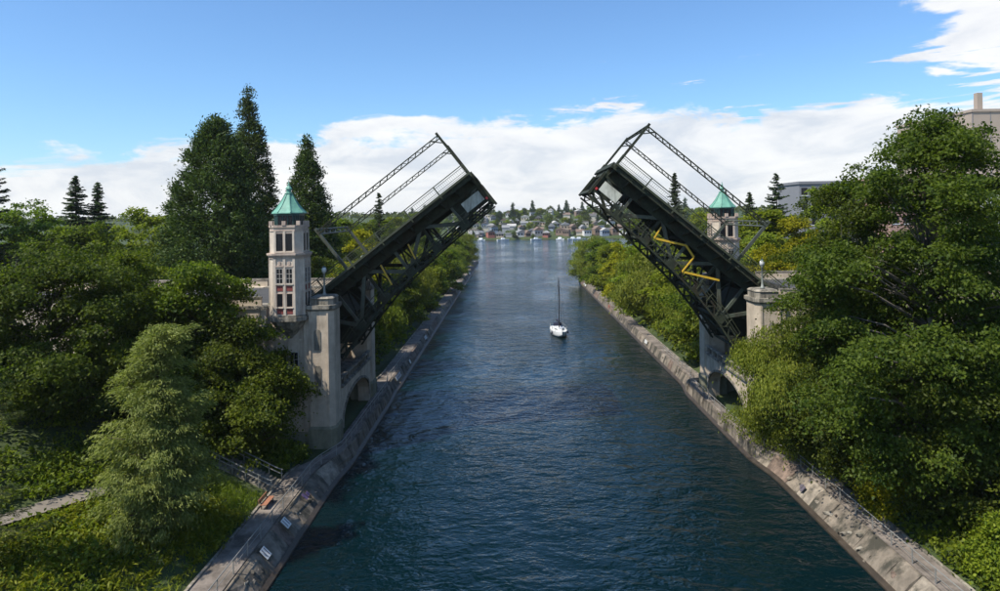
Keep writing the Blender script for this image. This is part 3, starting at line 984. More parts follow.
# ------------------------------------------------------------------ bascule leaves
def build_leaf(side, ang):
    where = 'left' if side < 0 else 'right'
    piv = Vector((XC + side * 27.9, 85.0, 14.2))
    leaf = empty('bascule_leaf', piv, 'raised dark green steel bascule leaf of the drawbridge on the %s side' % where, 'drawbridge')
    ca, sa = math.cos(ang), math.sin(ang)

    def P(u, y, w):
        """leaf coordinates: u towards the tip, y across, w above the deck plane -> leaf-local"""
        return Vector((-side * (u * ca - w * sa), y, u * sa + w * ca))
    UPW = P(0, 0, 1)
    TIP, DK = 26.5, 2.0
    YT = (-5.0, 5.0)
    YS = (-7.8, 7.8)

    def lbox(m, u0, u1, y0, y1, w0, w1):
        vs = [P(u, y, w) for w in (w0, w1) for (u, y) in ((u0, y0), (u1, y0), (u1, y1), (u0, y1))]
        return m.add(vs, [(3, 2, 1, 0), (4, 5, 6, 7), (0, 1, 5, 4), (1, 2, 6, 5), (2, 3, 7, 6), (3, 0, 4, 7)])

    def lbar(m, a, b, w, h):
        return m.bar(P(*a), P(*b), w, h, up=UPW if abs((P(*b) - P(*a)).normalized().dot(UPW)) < 0.9 else Vector((0, 1, 0)))

    def box_o(name, mat, *a, par=leaf):
        return lbox(MB(), *a).obj(name, mat, par)

    def bar_o(name, mat, a, b, w, h, par=leaf):
        return lbar(MB(), a, b, w, h).obj(name, mat, par)

    box_o('road_deck', deck_mat, -1.5, TIP, -4.6, 4.6, DK - 0.30, DK)
    bot = lambda u: float(np.interp(u, [-2, 1, 5, 9, 14, 20, TIP], [-6.2, -5.5, -4.2, -3.3, -2.75, -2.35, -2.2]))
    pts = [0.6, 4.9, 9.2, 13.5, 17.8, 22.1, TIP - 0.25]
    for yt in YT:
        # top chord: deep plate girder just under the deck
        box_o('top_chord', steel, -2.5, TIP, yt - 0.25, yt + 0.25, DK - 1.75, DK - 0.32)
        # bottom chord: two channels with lacing
        for (a, b) in zip(pts[:-1], pts[1:]):
            bc = MB()
            for o in (-0.28, 0.28):
                for h in (-0.46, 0.46):
                    lbar(bc, (a, yt + o, bot(a) + h), (b, yt + o, bot(b) + h), 0.16, 0.20)
            n = 6
            for i in range(n):
                u0, u1 = a + (b - a) * i / n, a + (b - a) * (i + 1) / n
                s = 1 if i % 2 else -1
                for o in (-0.28, 0.28):
                    lbar(bc, (u0, yt + o, bot(u0) - s * 0.42), (u1, yt + o, bot(u1) + s * 0.42), 0.05, 0.13)
                for h in (-0.5, 0.5):
                    lbar(bc, (u0, yt - s * 0.26, bot(u0) + h), (u1, yt + s * 0.26, bot(u1) + h), 0.10, 0.04)
            bc.obj('bottom_chord', steel, leaf)
        for i, u in enumerate(pts):
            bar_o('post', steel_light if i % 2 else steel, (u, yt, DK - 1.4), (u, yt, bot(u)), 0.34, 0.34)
        for i, (a, b) in enumerate(zip(pts[:-1], pts[1:])):
            if i % 2 == 0:
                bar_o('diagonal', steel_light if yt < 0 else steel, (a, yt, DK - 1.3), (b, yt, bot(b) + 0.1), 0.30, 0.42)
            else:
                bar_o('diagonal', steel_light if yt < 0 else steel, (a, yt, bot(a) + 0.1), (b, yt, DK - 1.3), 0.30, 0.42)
        # gusset plates
        for u in pts[1:-1]:
            box_o('gusset_plate', steel, u - 0.6, u + 0.6, yt - 0.34, yt + 0.34, bot(u) - 0.42, bot(u) + 0.35)
        # inspection rail over the bottom chord, on the inside of the truss
        sgn = 1 if yt < 0 else -1
        m = MB()
        uu = np.linspace(2, TIP - 0.6, 14)
        for a, b in zip(uu[:-1], uu[1:]):
            for h in (1.15, 0.75):
                lbar(m, (a, yt - sgn * 0.45, bot(a) + h), (b, yt - sgn * 0.45, bot(b) + h), 0.07, 0.07)
            lbar(m, (a, yt - sgn * 0.45, bot(a)), (a, yt - sgn * 0.45, bot(a) + 1.15), 0.06, 0.06)
        m.obj('inspection_rail', rail_green, leaf)
    # floor beams, stringers and bottom bracing
    for u in pts:
        box_o('floor_beam', steel, u - 0.15, u + 0.15, -4.7, 4.7, DK - 1.35, DK - 0.33)
        box_o('cross_strut', steel, u - 0.14, u + 0.14, -4.7, 4.7, bot(u) - 0.16, bot(u) + 0.16)
    for a, b in zip(pts[:-1], pts[1:]):
        bar_o('lateral_brace', steel, (a, -4.8, bot(a)), (b, 4.8, bot(b)), 0.2, 0.2)
        bar_o('lateral_brace', steel, (a, 4.8, bot(a)), (b, -4.8, bot(b)), 0.2, 0.2)
        bar_o('sway_brace', steel, (b, -4.8, bot(b)), (b, 0, DK - 1.3), 0.18, 0.18)
        bar_o('sway_brace', steel, (b, 4.8, bot(b)), (b, 0, DK - 1.3), 0.18, 0.18)
    for y in np.linspace(-3.6, 3.6, 6):
        box_o('stringer', steel, -1.5, TIP - 0.05, y - 0.09, y + 0.09, DK - 0.85, DK - 0.31)
    # sidewalks on brackets
    for s in (-1, 1):
        ys = sorted((s * 4.75, s * 7.8))
        box_o('sidewalk', deck_mat, -1.0, TIP - 0.1, ys[0], ys[1], DK - 0.12, DK + 0.06)
        yo = s * 7.8
        box_o('fascia', rail_green, -1.0, TIP - 0.05, yo - 0.07, yo + 0.07, DK - 0.16, DK + 0.09)
        box_o('sidewalk_stringer', steel, -1.0, TIP - 0.1, s * 6.3 - 0.08, s * 6.3 + 0.08, DK - 0.6, DK - 0.125)
        box_o('sidewalk_stringer', steel, -1.0, TIP - 0.1, s * 7.45 - 0.08, s * 7.45 + 0.08, DK - 0.7, DK - 0.125)
        for u in np.linspace(1.0, TIP - 0.5, 12):
            m = MB()
            q = [P(u + e, y, w) for e in (-0.08, 0.08) for (y, w) in ((s * 5.26, DK - 0.125), (s * 7.7, DK - 0.125), (s * 7.7, DK - 0.42), (s * 5.26, DK - 1.4))]
            m.add(q, [(0, 1, 2, 3), (7, 6, 5, 4), (0, 4, 5, 1), (1, 5, 6, 2), (2, 6, 7, 3), (3, 7, 4, 0)])
            m.obj('bracket', steel, leaf)
        # railing
        rl = lbar(MB(), (-1, yo, DK + 1.22), (TIP - 0.1, yo, DK + 1.22), 0.11, 0.10).obj('railing', rail_green, leaf)
        for h in (0.98, 0.42, 0.22):
            bar_o('rail', rail_green, (-1, yo, DK + h), (TIP - 0.1, yo, DK + h), 0.06, 0.055, par=rl)
        for u in np.arange(0.6, TIP, 4.3):
            bar_o('post', rail_green, (u, yo, DK - 0.5), (u, yo, DK + 1.25), 0.15, 0.15, par=rl)
        pk = MB()
        for u in np.arange(-1, TIP - 0.1, 0.26):
            lbar(pk, (u, yo, DK + 0.42), (u, yo, DK + 0.98), 0.03, 0.03)
        po = pk.obj('picket', rail_green, rl)
        tag(po, kind='stuff')
    # portal frames and the lattice beams of the old trolley wire
    PH = 5.7
    YP = (-7.3, 7.3)
    for (u, mt) in ((TIP - 0.25, steel), (8.3, steel_light)):
        for yt in YP:
            if u > 20:
                bar_o('portal_post', mt, (u, yt, DK - 0.5), (u, yt, DK + PH + 0.35), 0.30, 0.30)
                bar_o('portal_brace', mt, (u - 0.15, yt, DK + PH - 1.0), (u - 1.1, yt, DK + PH - 0.05), 0.12, 0.12)
            else:
                bar_o('portal_post', mt, (u, yt, DK - 0.5), (u, yt, DK + PH + 0.35), 0.34, 0.30)
        pb = MB()
        for h in (PH + 0.25, PH - 0.45):
            lbar(pb, (u, -7.3, DK + h), (u, 7.3, DK + h), 0.14, 0.14)
        for k in range(12):
            y0, y1 = -7.3 + k * 14.6 / 12, -7.3 + (k + 1) * 14.6 / 12
            a, b = (PH + 0.25, PH - 0.45) if k % 2 else (PH - 0.45, PH + 0.25)
            lbar(pb, (u, y0, DK + a), (u, y1, DK + b), 0.09, 0.09)
        pb.obj('portal_beam', mt, leaf)
    for yt in YP:
        lb = MB()
        a, b = 8.3, TIP - 0.3
        for dy, dh in ((-.15, 0), (.15, 0), (-.15, 0.42), (.15, 0.42)):
            lbar(lb, (a, yt + dy, DK + PH - 0.42 + dh), (b, yt + dy, DK + PH - 0.42 + dh), 0.075, 0.075)
        n = 34
        for i in range(n):
            u0, u1 = a + (b - a) * i / n, a + (b - a) * (i + 1) / n
            h0, h1 = (0, 0.42) if i % 2 else (0.42, 0)
            for dy in (-.15, .15):
                lbar(lb, (u0, yt + dy, DK + PH - 0.42 + h0), (u1, yt + dy, DK + PH - 0.42 + h1), 0.05, 0.05)
            lbar(lb, (u0, yt - .15, DK + PH - 0.42 + h0), (u1, yt + .15, DK + PH - 0.42 + h1), 0.04, 0.04)
        lb.obj('lattice_beam', steel, leaf)
    # end beam, pale panel, red lamp at the tip
    box_o('end_beam', steel, TIP - 0.02, TIP + 0.2, -7.5, 7.5, DK - 0.75, DK - 0.02)
    for yt in YT:
        box_o('end_post', steel, TIP - 0.10, TIP + 0.22, yt - 0.32, yt + 0.32, bot(TIP) - 0.35, DK - 1.31)
    box_o('end_strut', steel, TIP - 0.06, TIP + 0.18, -4.6, 4.6, bot(TIP) - 0.3, bot(TIP) + 0.2)
    box_o('web_plate', steel, TIP - (4.2 if side < 0 else 2.6), TIP - 0.3, -4.9, -4.8, bot(TIP) + 0.3, DK - 1.7)
    box_o('sign_panel', panel_grey, TIP - 3.2, TIP - 0.6, -5.52, -5.44, bot(TIP) + 0.75, bot(TIP) + 2.05)
    hg = MB()
    for u in (TIP - 2.8, TIP - 1.2):
        lbox(hg, u - 0.05, u + 0.05, -5.45, -5.2, bot(TIP) + 0.1, bot(TIP) + 2.3)
    hg.obj('panel_bracket', steel, leaf)
    box_o('signal_lamp', red_light, TIP - 0.45, TIP - 0.2, -5.6, -5.35, bot(TIP) + 0.55, bot(TIP) + 0.85)
    # yellow inspection stair rails
    if side < 0:
        zig = [((15.4, -5.5, 0.0), (15.0, -5.5, -1.9)), ((11.3, -5.5, 0.1), (10.9, -5.5, -2.6))]
        for a, b in zig:
            bar_o('yellow_handrail', yellow, a, b, 0.14, 0.38)
    else:
        zz = [(17.9, 0.05), (17.4, -1.55), (16.0, -1.95)]
        pts2 = [(17.6, -0.15), (17.25, -1.9), (13.9, 0.15 - 1.0), (11.9, -0.25), (11.9, -2.75), (8.6, -1.0)]
        # stair flights between landings
        pts2 = [(17.3, -0.2), (17.1, -1.75), (13.6, -0.05), (12.0, -0.55), (12.0, -2.75), (7.9, -0.75)]
        for a, b in zip(pts2[:-1], pts2[1:]):
            bar_o('yellow_handrail', yellow, (a[0], -5.5, a[1]), (b[0], -5.5, b[1]), 0.14, 0.24)
    # counterweight and the trunnion girders
    box_o('counterweight', stained, -8.0, -2.6, -5.6, 5.6, -4.6, 0.2)
    for yt in YT:
        m = MB()
        q = [P(u, yt + e, w) for e in (-0.3, 0.3) for (u, w) in ((-2.6, 0.6), (4.9, 0.6), (4.9, bot(4.9)), (0.6, bot(0.6)), (-2.6, -3.5))]
        m.add(q, [(0, 1, 2, 3, 4), (9, 8, 7, 6, 5)] + [(i, (i + 1) % 5, 5 + (i + 1) % 5, 5 + i) for i in range(5)])
        if yt > 0:
            m.obj('trunnion_girder', steel, leaf)
    sh = MB().tube([P(0, -8, -1.0), P(0, 8, -1.0)], 0.45, 12)
    sh.obj('trunnion_shaft', steel, leaf, True)
    # machinery housing seen through the root of the truss
    box_o('machinery_box', steel, 1.5, 4.2, -2.8, 2.8, -2.2, 0.3)
    return leaf


build_leaf(-1, R(37.5))
build_leaf(1, R(40.0))

# ------------------------------------------------------------------ trees
def unit(a):
    return a / np.maximum(np.linalg.norm(a, axis=-1, keepdims=True), 1e-6)


def leaf_quads(rng, P, D, Nn, L, W, bend=0.15):
    D = unit(D)
    Nn = unit(Nn - D * (Nn * D).sum(-1, keepdims=True))
    S = np.cross(D, Nn)
    n = len(P)
    L = (L * rng.uniform(0.65, 1.35, n))[:, None]
    W = (W * rng.uniform(0.7, 1.3, n))[:, None]
    q = np.empty((n, 4, 3))
    q[:, 0] = P - D * L * 0.5
    q[:, 1] = P + S * W * 0.5 + Nn * L * 0.06
    q[:, 2] = P + D * L * 0.5 - Nn * L * bend
    q[:, 3] = P - S * W * 0.5 + Nn * L * 0.06
    return q


PROF = {
    'round': ([0, .12, .3, .5, .7, .85, .95, 1], [.35, .72, .95, 1, .88, .62, .35, .08]),
    'oval': ([0, .1, .3, .5, .7, .87, 1], [.5, .8, 1, .95, .75, .45, .08]),
    'cone': ([0, .06, .25, .5, .75, .92, 1], [.75, 1, .86, .60, .33, .13, .02]),
    'seq': ([0, .08, .3, .5, .7, .85, .95, 1], [.85, 1, .95, .82, .62, .40, .2, .04]),
    'spire': ([0, .1, .35, .6, .8, .93, 1], [.85, 1, .88, .66, .38, .14, .02]),
    'plume': ([0, .1, .25, .45, .7, .9, 1], [.75, .97, 1, .74, .46, .22, .06]),
    'shrub': ([0, .2, .5, .8, 1], [.95, 1, .9, .6, .15]),
    'spread': ([0, .1, .3, .55, .75, .9, 1], [.6, .9, 1, .97, .82, .5, .12]),
}


def gen_tree(seed, H, h0, Rad, prof, ncl, nleaf, cs, L, W, mat, mode='broad', flat=0.5, lobes=0.22, barkm=None, nlimb=14, trunk_r=None, tilt=0.0, inner=0.18, nbr=0, brs=1.6, brf=0.42):
    rng = np.random.default_rng(seed)
    tp, rp = PROF[prof]
    # bough or clump centres
    nclump = ncl
    if nbr: ncl = nbr
    tt = []
    while len(tt) < ncl:
        c = rng.uniform(0, 1, ncl)
        keep = rng.uniform(0, 1, ncl) < (np.interp(c, tp, rp) * 0.9 + 0.1)
        tt += list(c[keep])
    t = np.array(tt[:ncl])
    th = rng.uniform(0, 2 * np.pi, ncl)
    ph = rng.uniform(0, 6.28, 6)
    lob = 1 + lobes * (np.sin(2 * th + ph[0] + 3 * t) + 0.7 * np.sin(3 * th + ph[1] - 6 * t) + 0.6 * np.sin(5 * th + ph[2] + 11 * t) + 0.5 * np.sin(17 * t + ph[3] + th)) / 1.6
    rr = rng.beta(3.2, 1.3, ncl)
    inn = rng.uniform(0, 1, ncl) < inner
    rr = np.where(inn, rng.uniform(0.1, 0.6, ncl), rr)
    r = np.interp(t, tp, rp) * Rad * lob * rr
    C = np.stack([r * np.cos(th), r * np.sin(th), h0 + t * (H - h0) * (1 - 0.04 * rng.uniform(0, 1, ncl))], 1)
    C[:, 0] += tilt * t * H
    out = unit(np.stack([np.cos(th), np.sin(th), (t - 0.35) * 1.3], 1))
    if nbr:
        boughs, bt, bth = C, t, th
        ncl = nclump
        bs = brs * rng.uniform(0.65, 1.4, nbr)
        wgt = bs ** 2 / (bs ** 2).sum()
        bi = rng.choice(nbr, ncl, p=wgt)
        dC = rng.normal(0, 0.6, (ncl, 3)) * bs[bi][:, None] * np.array([1, 1, brf])
        dC[:, 2] -= 0.16 * (dC[:, 0] ** 2 + dC[:, 1] ** 2) / bs[bi]
        C = boughs[bi] + dC
        C[:, 2] = np.clip(C[:, 2], h0 * 0.5 + 0.2, H)
        r = np.hypot(C[:, 0], C[:, 1])
        out = unit(out[bi] + unit(dC) * 0.6)
    csz = cs * rng.uniform(0.6, 1.45, ncl)
    # leaves
    idx = np.repeat(np.arange(ncl), np.maximum(3, (nleaf * (csz / cs) ** 2).astype(int)))
    n = len(idx)
    g = rng.normal(0, 0.55, (n, 3))
    off = g * csz[idx][:, None] * np.array([1, 1, flat])
    hd = np.hypot(off[:, 0], off[:, 1])
    off[:, 2] -= 0.28 * hd ** 2 / csz[idx]
    o = out[idx]
    rnd = rng.normal(0, 1, (n, 3))
    Pp = C[idx] + off
    up = np.array([0, 0, 1.0])
    if mode == 'broad':
        D = o * 0.5 + rnd * 0.7 + np.array([0, 0, -0.35])
        Nn = up * 0.9 + o * 0.45 + rng.normal(0, 0.55, (n, 3))
    elif mode == 'hang':
        Pp[:, 2] -= np.abs(rng.normal(0, 0.7, n)) * csz[idx]
        D = o * 0.25 + rnd * 0.25 + np.array([0, 0, -1.0])
        Nn = o + rng.normal(0, 0.6, (n, 3)) + up * 0.25
    elif mode == 'feather':
        D = o * 0.9 + rnd * 0.38 + np.array([0, 0, -0.45])
        Nn = up * 0.8 + rng.normal(0, 0.5, (n, 3))
    else:  # puff: dense upswept sprays
        D = o * 0.8 + rnd * 0.55 + np.array([0, 0, 0.25])
        Nn = rng.normal(0, 0.8, (n, 3)) + o * 0.5 + up * 0.3
    q = leaf_quads(rng, Pp, D, Nn, L, W)
    crown = quad_mesh('crown', q, mat)
    # trunk and limbs
    tr = trunk_r or H * 0.016
    m = MB()
    zt = h0 + (H - h0) * (0.86 if prof in ('cone', 'seq', 'spire') else 0.62)
    pts, rad = [], []
    for k in range(7):
        f = k / 6
        pts.append((tilt * f * zt * 0.8 + (rng.normal(0, 0.05 * tr * 8) if 0 < k < 6 else 0), rng.normal(0, 0.05 * tr * 8) if 0 < k < 6 else 0, -0.6 + f * (zt + 0.6)))
        rad.append(tr * (1.25 if k == 0 else 1 - 0.82 * f))
    m.tube(pts, rad, 8)
    LC = boughs if nbr else C[rng.choice(ncl, min(nlimb, ncl), replace=False)]
    for c in LC:
        rc = math.hypot(c[0], c[1])
        zb = max(h0 * 0.5, min(c[2] - 0.45 * rc - 0.3, zt * 0.95))
        f = (zb + 0.6) / (zt + 0.6)
        b = np.array([np.interp(f, np.linspace(0, 1, 7), [p[0] for p in pts]), np.interp(f, np.linspace(0, 1, 7), [p[1] for p in pts]), zb])
        r0 = max(0.03, tr * (1 - 0.82 * f) * 0.5)
        mid = b * 0.45 + c * 0.55 + np.array([0, 0, 0.10 * rc])
        m.tube([b, mid, c], [r0, r0 * 0.6, r0 * 0.2], 5)
    trunk = m.mesh('trunk', barkm or bark, True)
    return crown, trunk


def gen_fir(seed, H, h0, Rad, mat, dz=0.55, nb=6, step=0.16, L=0.34, W=0.09, droop=0.35, sparse=0.0):
    rng = np.random.default_rng(seed)
    Ps, Ds, Ns, tw = [], [], [], MB()
    z = h0
    while z < H - 0.3:
        t = (z - h0) / (H - h0)
        Lb = Rad * (1 - t) ** 0.85 + 0.15
        for k in range(nb):
            if rng.uniform() < sparse: continue
            a = rng.uniform(0, 2 * np.pi)
            l = Lb * rng.uniform(0.45, 1.2)
            n = max(3, int(l / step))
            s = np.linspace(0.08, 1, n)
            zz = z + rng.uniform(-.2, .2) + l * (0.12 * s - droop * s ** 1.7 * (1 - 0.6 * t)) + 0.12 * l * s ** 4
            d = np.array([np.cos(a), np.sin(a)])
            p = np.stack([d[0] * l * s, d[1] * l * s, zz], 1)
            side = np.array([-d[1], d[0], 0])
            wdt = 0.30 * l * (1 - s) * s ** 0.3 * 1.6 + 0.12
            for sg in (-1, 1, 0):
                for rep in range(2):
                    f = rng.uniform(0.1, 1, n)[:, None] if sg else np.zeros((n, 1))
                    q = p + sg * side * wdt[:, None] * f + rng.normal(0, 0.05, (n, 3))
                    q[:, 2] -= (np.abs(sg) * f[:, 0] * wdt * 0.35)
                    dd = sg * side * 0.9 + np.array([d[0], d[1], -0.25]) * 0.8 + rng.normal(0, 0.25, (n, 3))
                    Ps.append(q)
                    Ds.append(dd)
                    Ns.append(np.array([0, 0, 1.0]) + rng.normal(0, 0.45, (n, 3)))
            if l > 1.0:
                tw.tube([p[0] * [0.2, 0.2, 1], p[n // 2], p[-1]], [0.035 * H / 20, 0.02 * H / 20, 0.008], 4, cap=False)
        z += dz * (1.0 - 0.35 * t) * rng.uniform(0.8, 1.2)
    P_, D_, N_ = np.concatenate(Ps), np.concatenate(Ds), np.concatenate(Ns)
    crown = quad_mesh('crown', leaf_quads(rng, P_, D_, N_, L, W, 0.1), mat)
    tw.tube([(0, 0, -0.6), (0, 0, H * 0.4), (0, 0, H)], [H * 0.016, H * 0.011, 0.02], 7)
    return crown, tw.mesh('trunk', bark, True)


def put_tree(name, proto, x, y, label, group=None, s=1.0, sz=None, rz=0.0, z=None, cat='tree', mat=None):
    g = ground(x, y) if z is None else z
    t = empty(name, (x, y, g - 0.1), label, cat, group, rz)
    t.scale = (s, s, sz or s)
    for nm, me in (('trunk', proto[1]), ('crown', proto[0])):
        if me is not None:
            o = bpy.data.objects.new(nm, me)
            link(o, t)
    return t


def px2x(px, Y):
    return (px - 510.0) * Y / F


def topz(py, Y):
    return HCAM - (py - 214.0) * Y / F


def place(name, px, Y, py, wpx, label, kind, seed, group=None, x=None, **kw):
    """a tree of its own mesh, sized in metres from its distance"""
    X = px2x(px, Y) if x is None else x
    g = ground(X, Y)
    H = topz(py, Y) - g
    Rad = wpx * Y / F / 2
    a = dict(KINDS[kind])
    a.update(kw)
    if kind.startswith('fir'):
        pr = gen_fir(seed, H, a.pop('h0f', 0.12) * H, Rad, **a)
    else:
        dens = a.pop('dens', 1.0)
        h0 = a.pop('h0f') * H
        pr = gen_tree(seed, H, h0, Rad, **a)
    return put_tree(name, pr, X, Y, label, group)


KINDS = {
    'maple': dict(h0f=0.10, prof='spread', ncl=620, nleaf=120, cs=0.95, L=0.28, W=0.19, mat=leaf_maple, mode='broad', flat=0.40, lobes=0.36, barkm=bark_grey, nbr=80, brs=1.75),
    'dark': dict(h0f=0.06, prof='round', ncl=430, nleaf=108, cs=0.95, L=0.28, W=0.20, mat=leaf_dark, mode='broad', flat=0.42, lobes=0.32, nbr=60, brs=1.6),
    'bright': dict(h0f=0.10, prof='round', ncl=400, nleaf=95, cs=0.95, L=0.36, W=0.25, mat=leaf_bright, mode='broad', flat=0.42, lobes=0.32, nbr=55, brs=1.6),
    'yellow': dict(h0f=0.12, prof='round', ncl=300, nleaf=75, cs=0.8, L=0.38, W=0.26, mat=leaf_yellow, mode='broad', flat=0.45, lobes=0.28, nbr=45, brs=1.4),
    'willow': dict(h0f=0.14, prof='spread', ncl=420, nleaf=140, cs=0.85, L=0.28, W=0.13, mat=leaf_willow, mode='hang', flat=0.55, lobes=0.36, barkm=bark_grey, nbr=55, brs=1.5),
    'seq': dict(h0f=0.03, prof='seq', ncl=1500, nleaf=46, cs=0.9, L=0.52, W=0.22, mat=leaf_sequoia, mode='puff', flat=0.8, lobes=0.13, nlimb=10, inner=0.10),
    'spire': dict(h0f=0.03, prof='spire', ncl=950, nleaf=42, cs=0.78, L=0.50, W=0.22, mat=leaf_sequoia, mode='puff', flat=0.8, lobes=0.13, nlimb=10, inner=0.10),
    'feather': dict(h0f=0.02, prof='plume', ncl=640, nleaf=130, cs=0.66, L=0.29, W=0.072, mat=leaf_feather, mode='feather', flat=0.32, lobes=0.34, inner=0.12, nbr=150, brs=0.95, brf=0.6),
    'shrub': dict(h0f=0.0, prof='shrub', ncl=150, nleaf=90, cs=0.7, L=0.24, W=0.16, mat=leaf_under, mode='broad', flat=0.6, lobes=0.2, nlimb=6),
    'fir': dict(mat=leaf_fir, dz=0.6, nb=7, step=0.2, L=0.55, W=0.2),
    'fir_thin': dict(mat=leaf_fir, dz=0.8, nb=6, step=0.24, L=0.6, W=0.2, droop=0.15, sparse=0.12),
    'fir_near': dict(mat=leaf_feather, dz=0.75, nb=5, step=0.10, L=0.26, W=0.05, droop=0.25),
}

# ---- left bank, this side of the bridge
place('cypress_tree', 155, 50, 300, 92, 'pale feathery cone shaped conifer on the left embankment above the promenade', 'feather', 1)
place('maple_tree', 243, 66.5, 348, 128, 'dark rounded maple in front of the left pier above the stairs', 'dark', 2, mat=leaf_maple, h0f=0.12, prof='spread')
place('maple_tree', 48, 60, 228, 190, 'dark dense broadleaf tree at the left edge behind the trail', 'dark', 3, ncl=560, nbr=80)
place('broadleaf_tree', 128, 67, 246, 125, 'mid green broadleaf tree behind the feathery cone conifer', 'dark', 4, mat=leaf_maple)
place('broadleaf_tree', 195, 68, 255, 110, 'sunlit bright green broadleaf between the cone conifer and the tower', 'bright', 5, mat=leaf_maple)
place('broadleaf_tree', 226, 68.5, 270, 84, 'low dark leafy tree against the wall left of the tower', 'dark', 6, ncl=220, nbr=30)
place('broadleaf_tree', 15, 110, 190, 130, 'bright topped broadleaf tree at the far left edge', 'bright', 7, mat=leaf_maple, nleaf=60, L=0.44, W=0.30)
place('broadleaf_tree', 140, 112, 203, 125, 'bright green spreading tree left of the broad sequoia', 'bright', 8, nleaf=60, L=0.44, W=0.30)
place('broadleaf_tree', 82, 106, 216, 110, 'round green tree below the pair of distant conifers', 'bright', 9, mat=leaf_maple, nleaf=60, L=0.44, W=0.30)
place('fir_tree', -22, 41, 322, 120, 'pale green near conifer reaching in at the left edge', 'fir_near', 10)
place('fir_tree', -14, 82 + 20, 96, 62, 'dark thin conifer cut by the left edge of the view', 'fir_thin', 11)
place('fir_tree', 76, 150, 168, 56, 'taller of two dark conifers on the left skyline', 'fir', 12)
place('fir_tree', 98, 152, 174, 50, 'shorter of two dark conifers on the left skyline', 'fir', 13)
place('sequoia_tree', 217, 105, 108, 124, 'broad dark giant sequoia with rounded top behind the tower', 'seq', 14)
place('sequoia_tree', 250, 124, 82, 70, 'tallest slender dark sequoia spire behind the broad one', 'spire', 15)
place('sequoia_tree', 308, 126, 128, 74, 'dark pointed sequoia rising right behind the tower roof', 'spire', 16)
place('broadleaf_tree', 345, 142, 212, 70, 'green round tree behind the left lattice beams', 'dark', 17, ncl=260, nbr=40)
place('broadleaf_tree', 361, 112, 226, 56, 'vivid yellow green tree seen through the left leaf railing', 'yellow', 18)
place('fir_tree', 379, 150, 190, 42, 'ragged thin conifer behind the left leaf railing', 'fir_thin', 19)
place('broadleaf_tree', 405, 190, 208, 70, 'green round tree right of the ragged thin conifer', 'dark', 20, ncl=260, nbr=40)
place('broadleaf_tree', 320, 118, 250, 60, 'shaded green tree between tower and left portal frame', 'dark', 21, ncl=260, nbr=40)

# ---- right bank, this side of the bridge
place('maple_tree', 928, 54, 116, 235, 'huge dark maple towering over the right bank', 'maple', 30, mat=leaf_dark, ncl=1150, h0f=0.12, nbr=170, brs=1.8, lobes=0.36)
place('willow_tree', 797, 69.5, 318, 140, 'light green drooping willow hanging over the right promenade before the pier', 'willow', 31, x=30.3, tilt=-0.10)
place('maple_tree', 842, 62, 182, 120, 'dark leafy maple on the left flank of the huge maple', 'maple', 32, mat=leaf_dark, ncl=480)
place('broadleaf_tree', 885, 58, 330, 170, 'shaded broadleaf tree under the huge maple above the promenade', 'dark', 33, ncl=400)
place('broadleaf_tree', 985, 50, 330, 170, 'deep shaded broadleaf tree at the right edge', 'dark', 34, ncl=460)
place('broadleaf_tree', 930, 60, 205, 190, 'dense inner broadleaf tree filling the middle of the huge maple', 'dark', 43, ncl=520, nbr=90)
place('shrub', 1010, 44.5, 520, 70, 'bright green shrub at the lower right edge', 'shrub', 35, mat=leaf_bright)
place('shrub', 862, 56, 455, 50, 'yellow green bush beside the right promenade', 'shrub', 36, mat=leaf_yellow, x=31.2)
place('broadleaf_tree', 800, 108, 222, 110, 'sunlit yellow green tree behind the right pier', 'yellow', 37, ncl=480)
place('broadleaf_tree', 838, 112, 190, 90, 'tall yellow green tree left of the huge maple', 'yellow', 38, mat=leaf_bright, ncl=420)
place('broadleaf_tree', 762, 118, 236, 70, 'green tree behind the far tower and right portal', 'bright', 39, ncl=300)
place('fir_tree', 675, 190, 174, 36, 'small dark conifer seen above the right leaf railing', 'fir', 40)
place('fir_tree', 777, 150, 176, 56, 'dark open conifer with spreading tiers right of the far tower', 'fir_thin', 41)
place('fir_tree', 750, 165, 194, 34, 'short dark conifer close right of the far tower', 'fir', 42)

# ---- bank rows beyond the bridge: shared meshes
row_protos = [
    gen_tree(61, 16, 0.6, 6.0, 'oval', 380, 52, 0.95, 0.5, 0.34, leaf_bright, flat=0.5, lobes=0.28, nbr=46, brs=1.5),
    gen_tree(62, 16, 0.4, 6.0, 'round', 380, 52, 0.95, 0.5, 0.34, leaf_maple, flat=0.5, lobes=0.28, nbr=46, brs=1.5),
    gen_tree(63, 16, 1.6, 6.0, 'spread', 380, 60, 0.95, 0.6, 0.16, leaf_willow, mode='hang', flat=0.7, lobes=0.28, nbr=46, brs=1.5),
    gen_tree(64, 16, 0.6, 5.4, 'oval', 380, 52, 0.95, 0.5, 0.34, leaf_yellow, flat=0.5, lobes=0.25, nbr=46, brs=1.5),
]
PN = ['bright green', 'mid green', 'pale drooping', 'yellow green']


def bank_row(side, x, ys, hts, order, depth, seed):
    rnd = random.Random(seed)
    where = 'left' if side < 0 else 'right'
    for i, y in enumerate(ys):
        k = order[i % len(order)]
        h = hts(y) * rnd.uniform(0.88, 1.12)
        s = h / 16.0
        w = s * rnd.uniform(1.05, 1.4)
        X = x + rnd.uniform(-1.5, 1.5) - (side * 2.5 if depth == 'water edge row' and y > 170 else 0)
        put_tree('bank_tree', row_protos[k], X, y + rnd.uniform(-3, 3),
                 '%s tree, %s along the %s of the %s bank beyond the bridge' % (PN[k], ORD[i], depth, where), 'trees on the %s bank beyond the bridge' % where, s=w, sz=s, rz=rnd.uniform(0, 6.28))


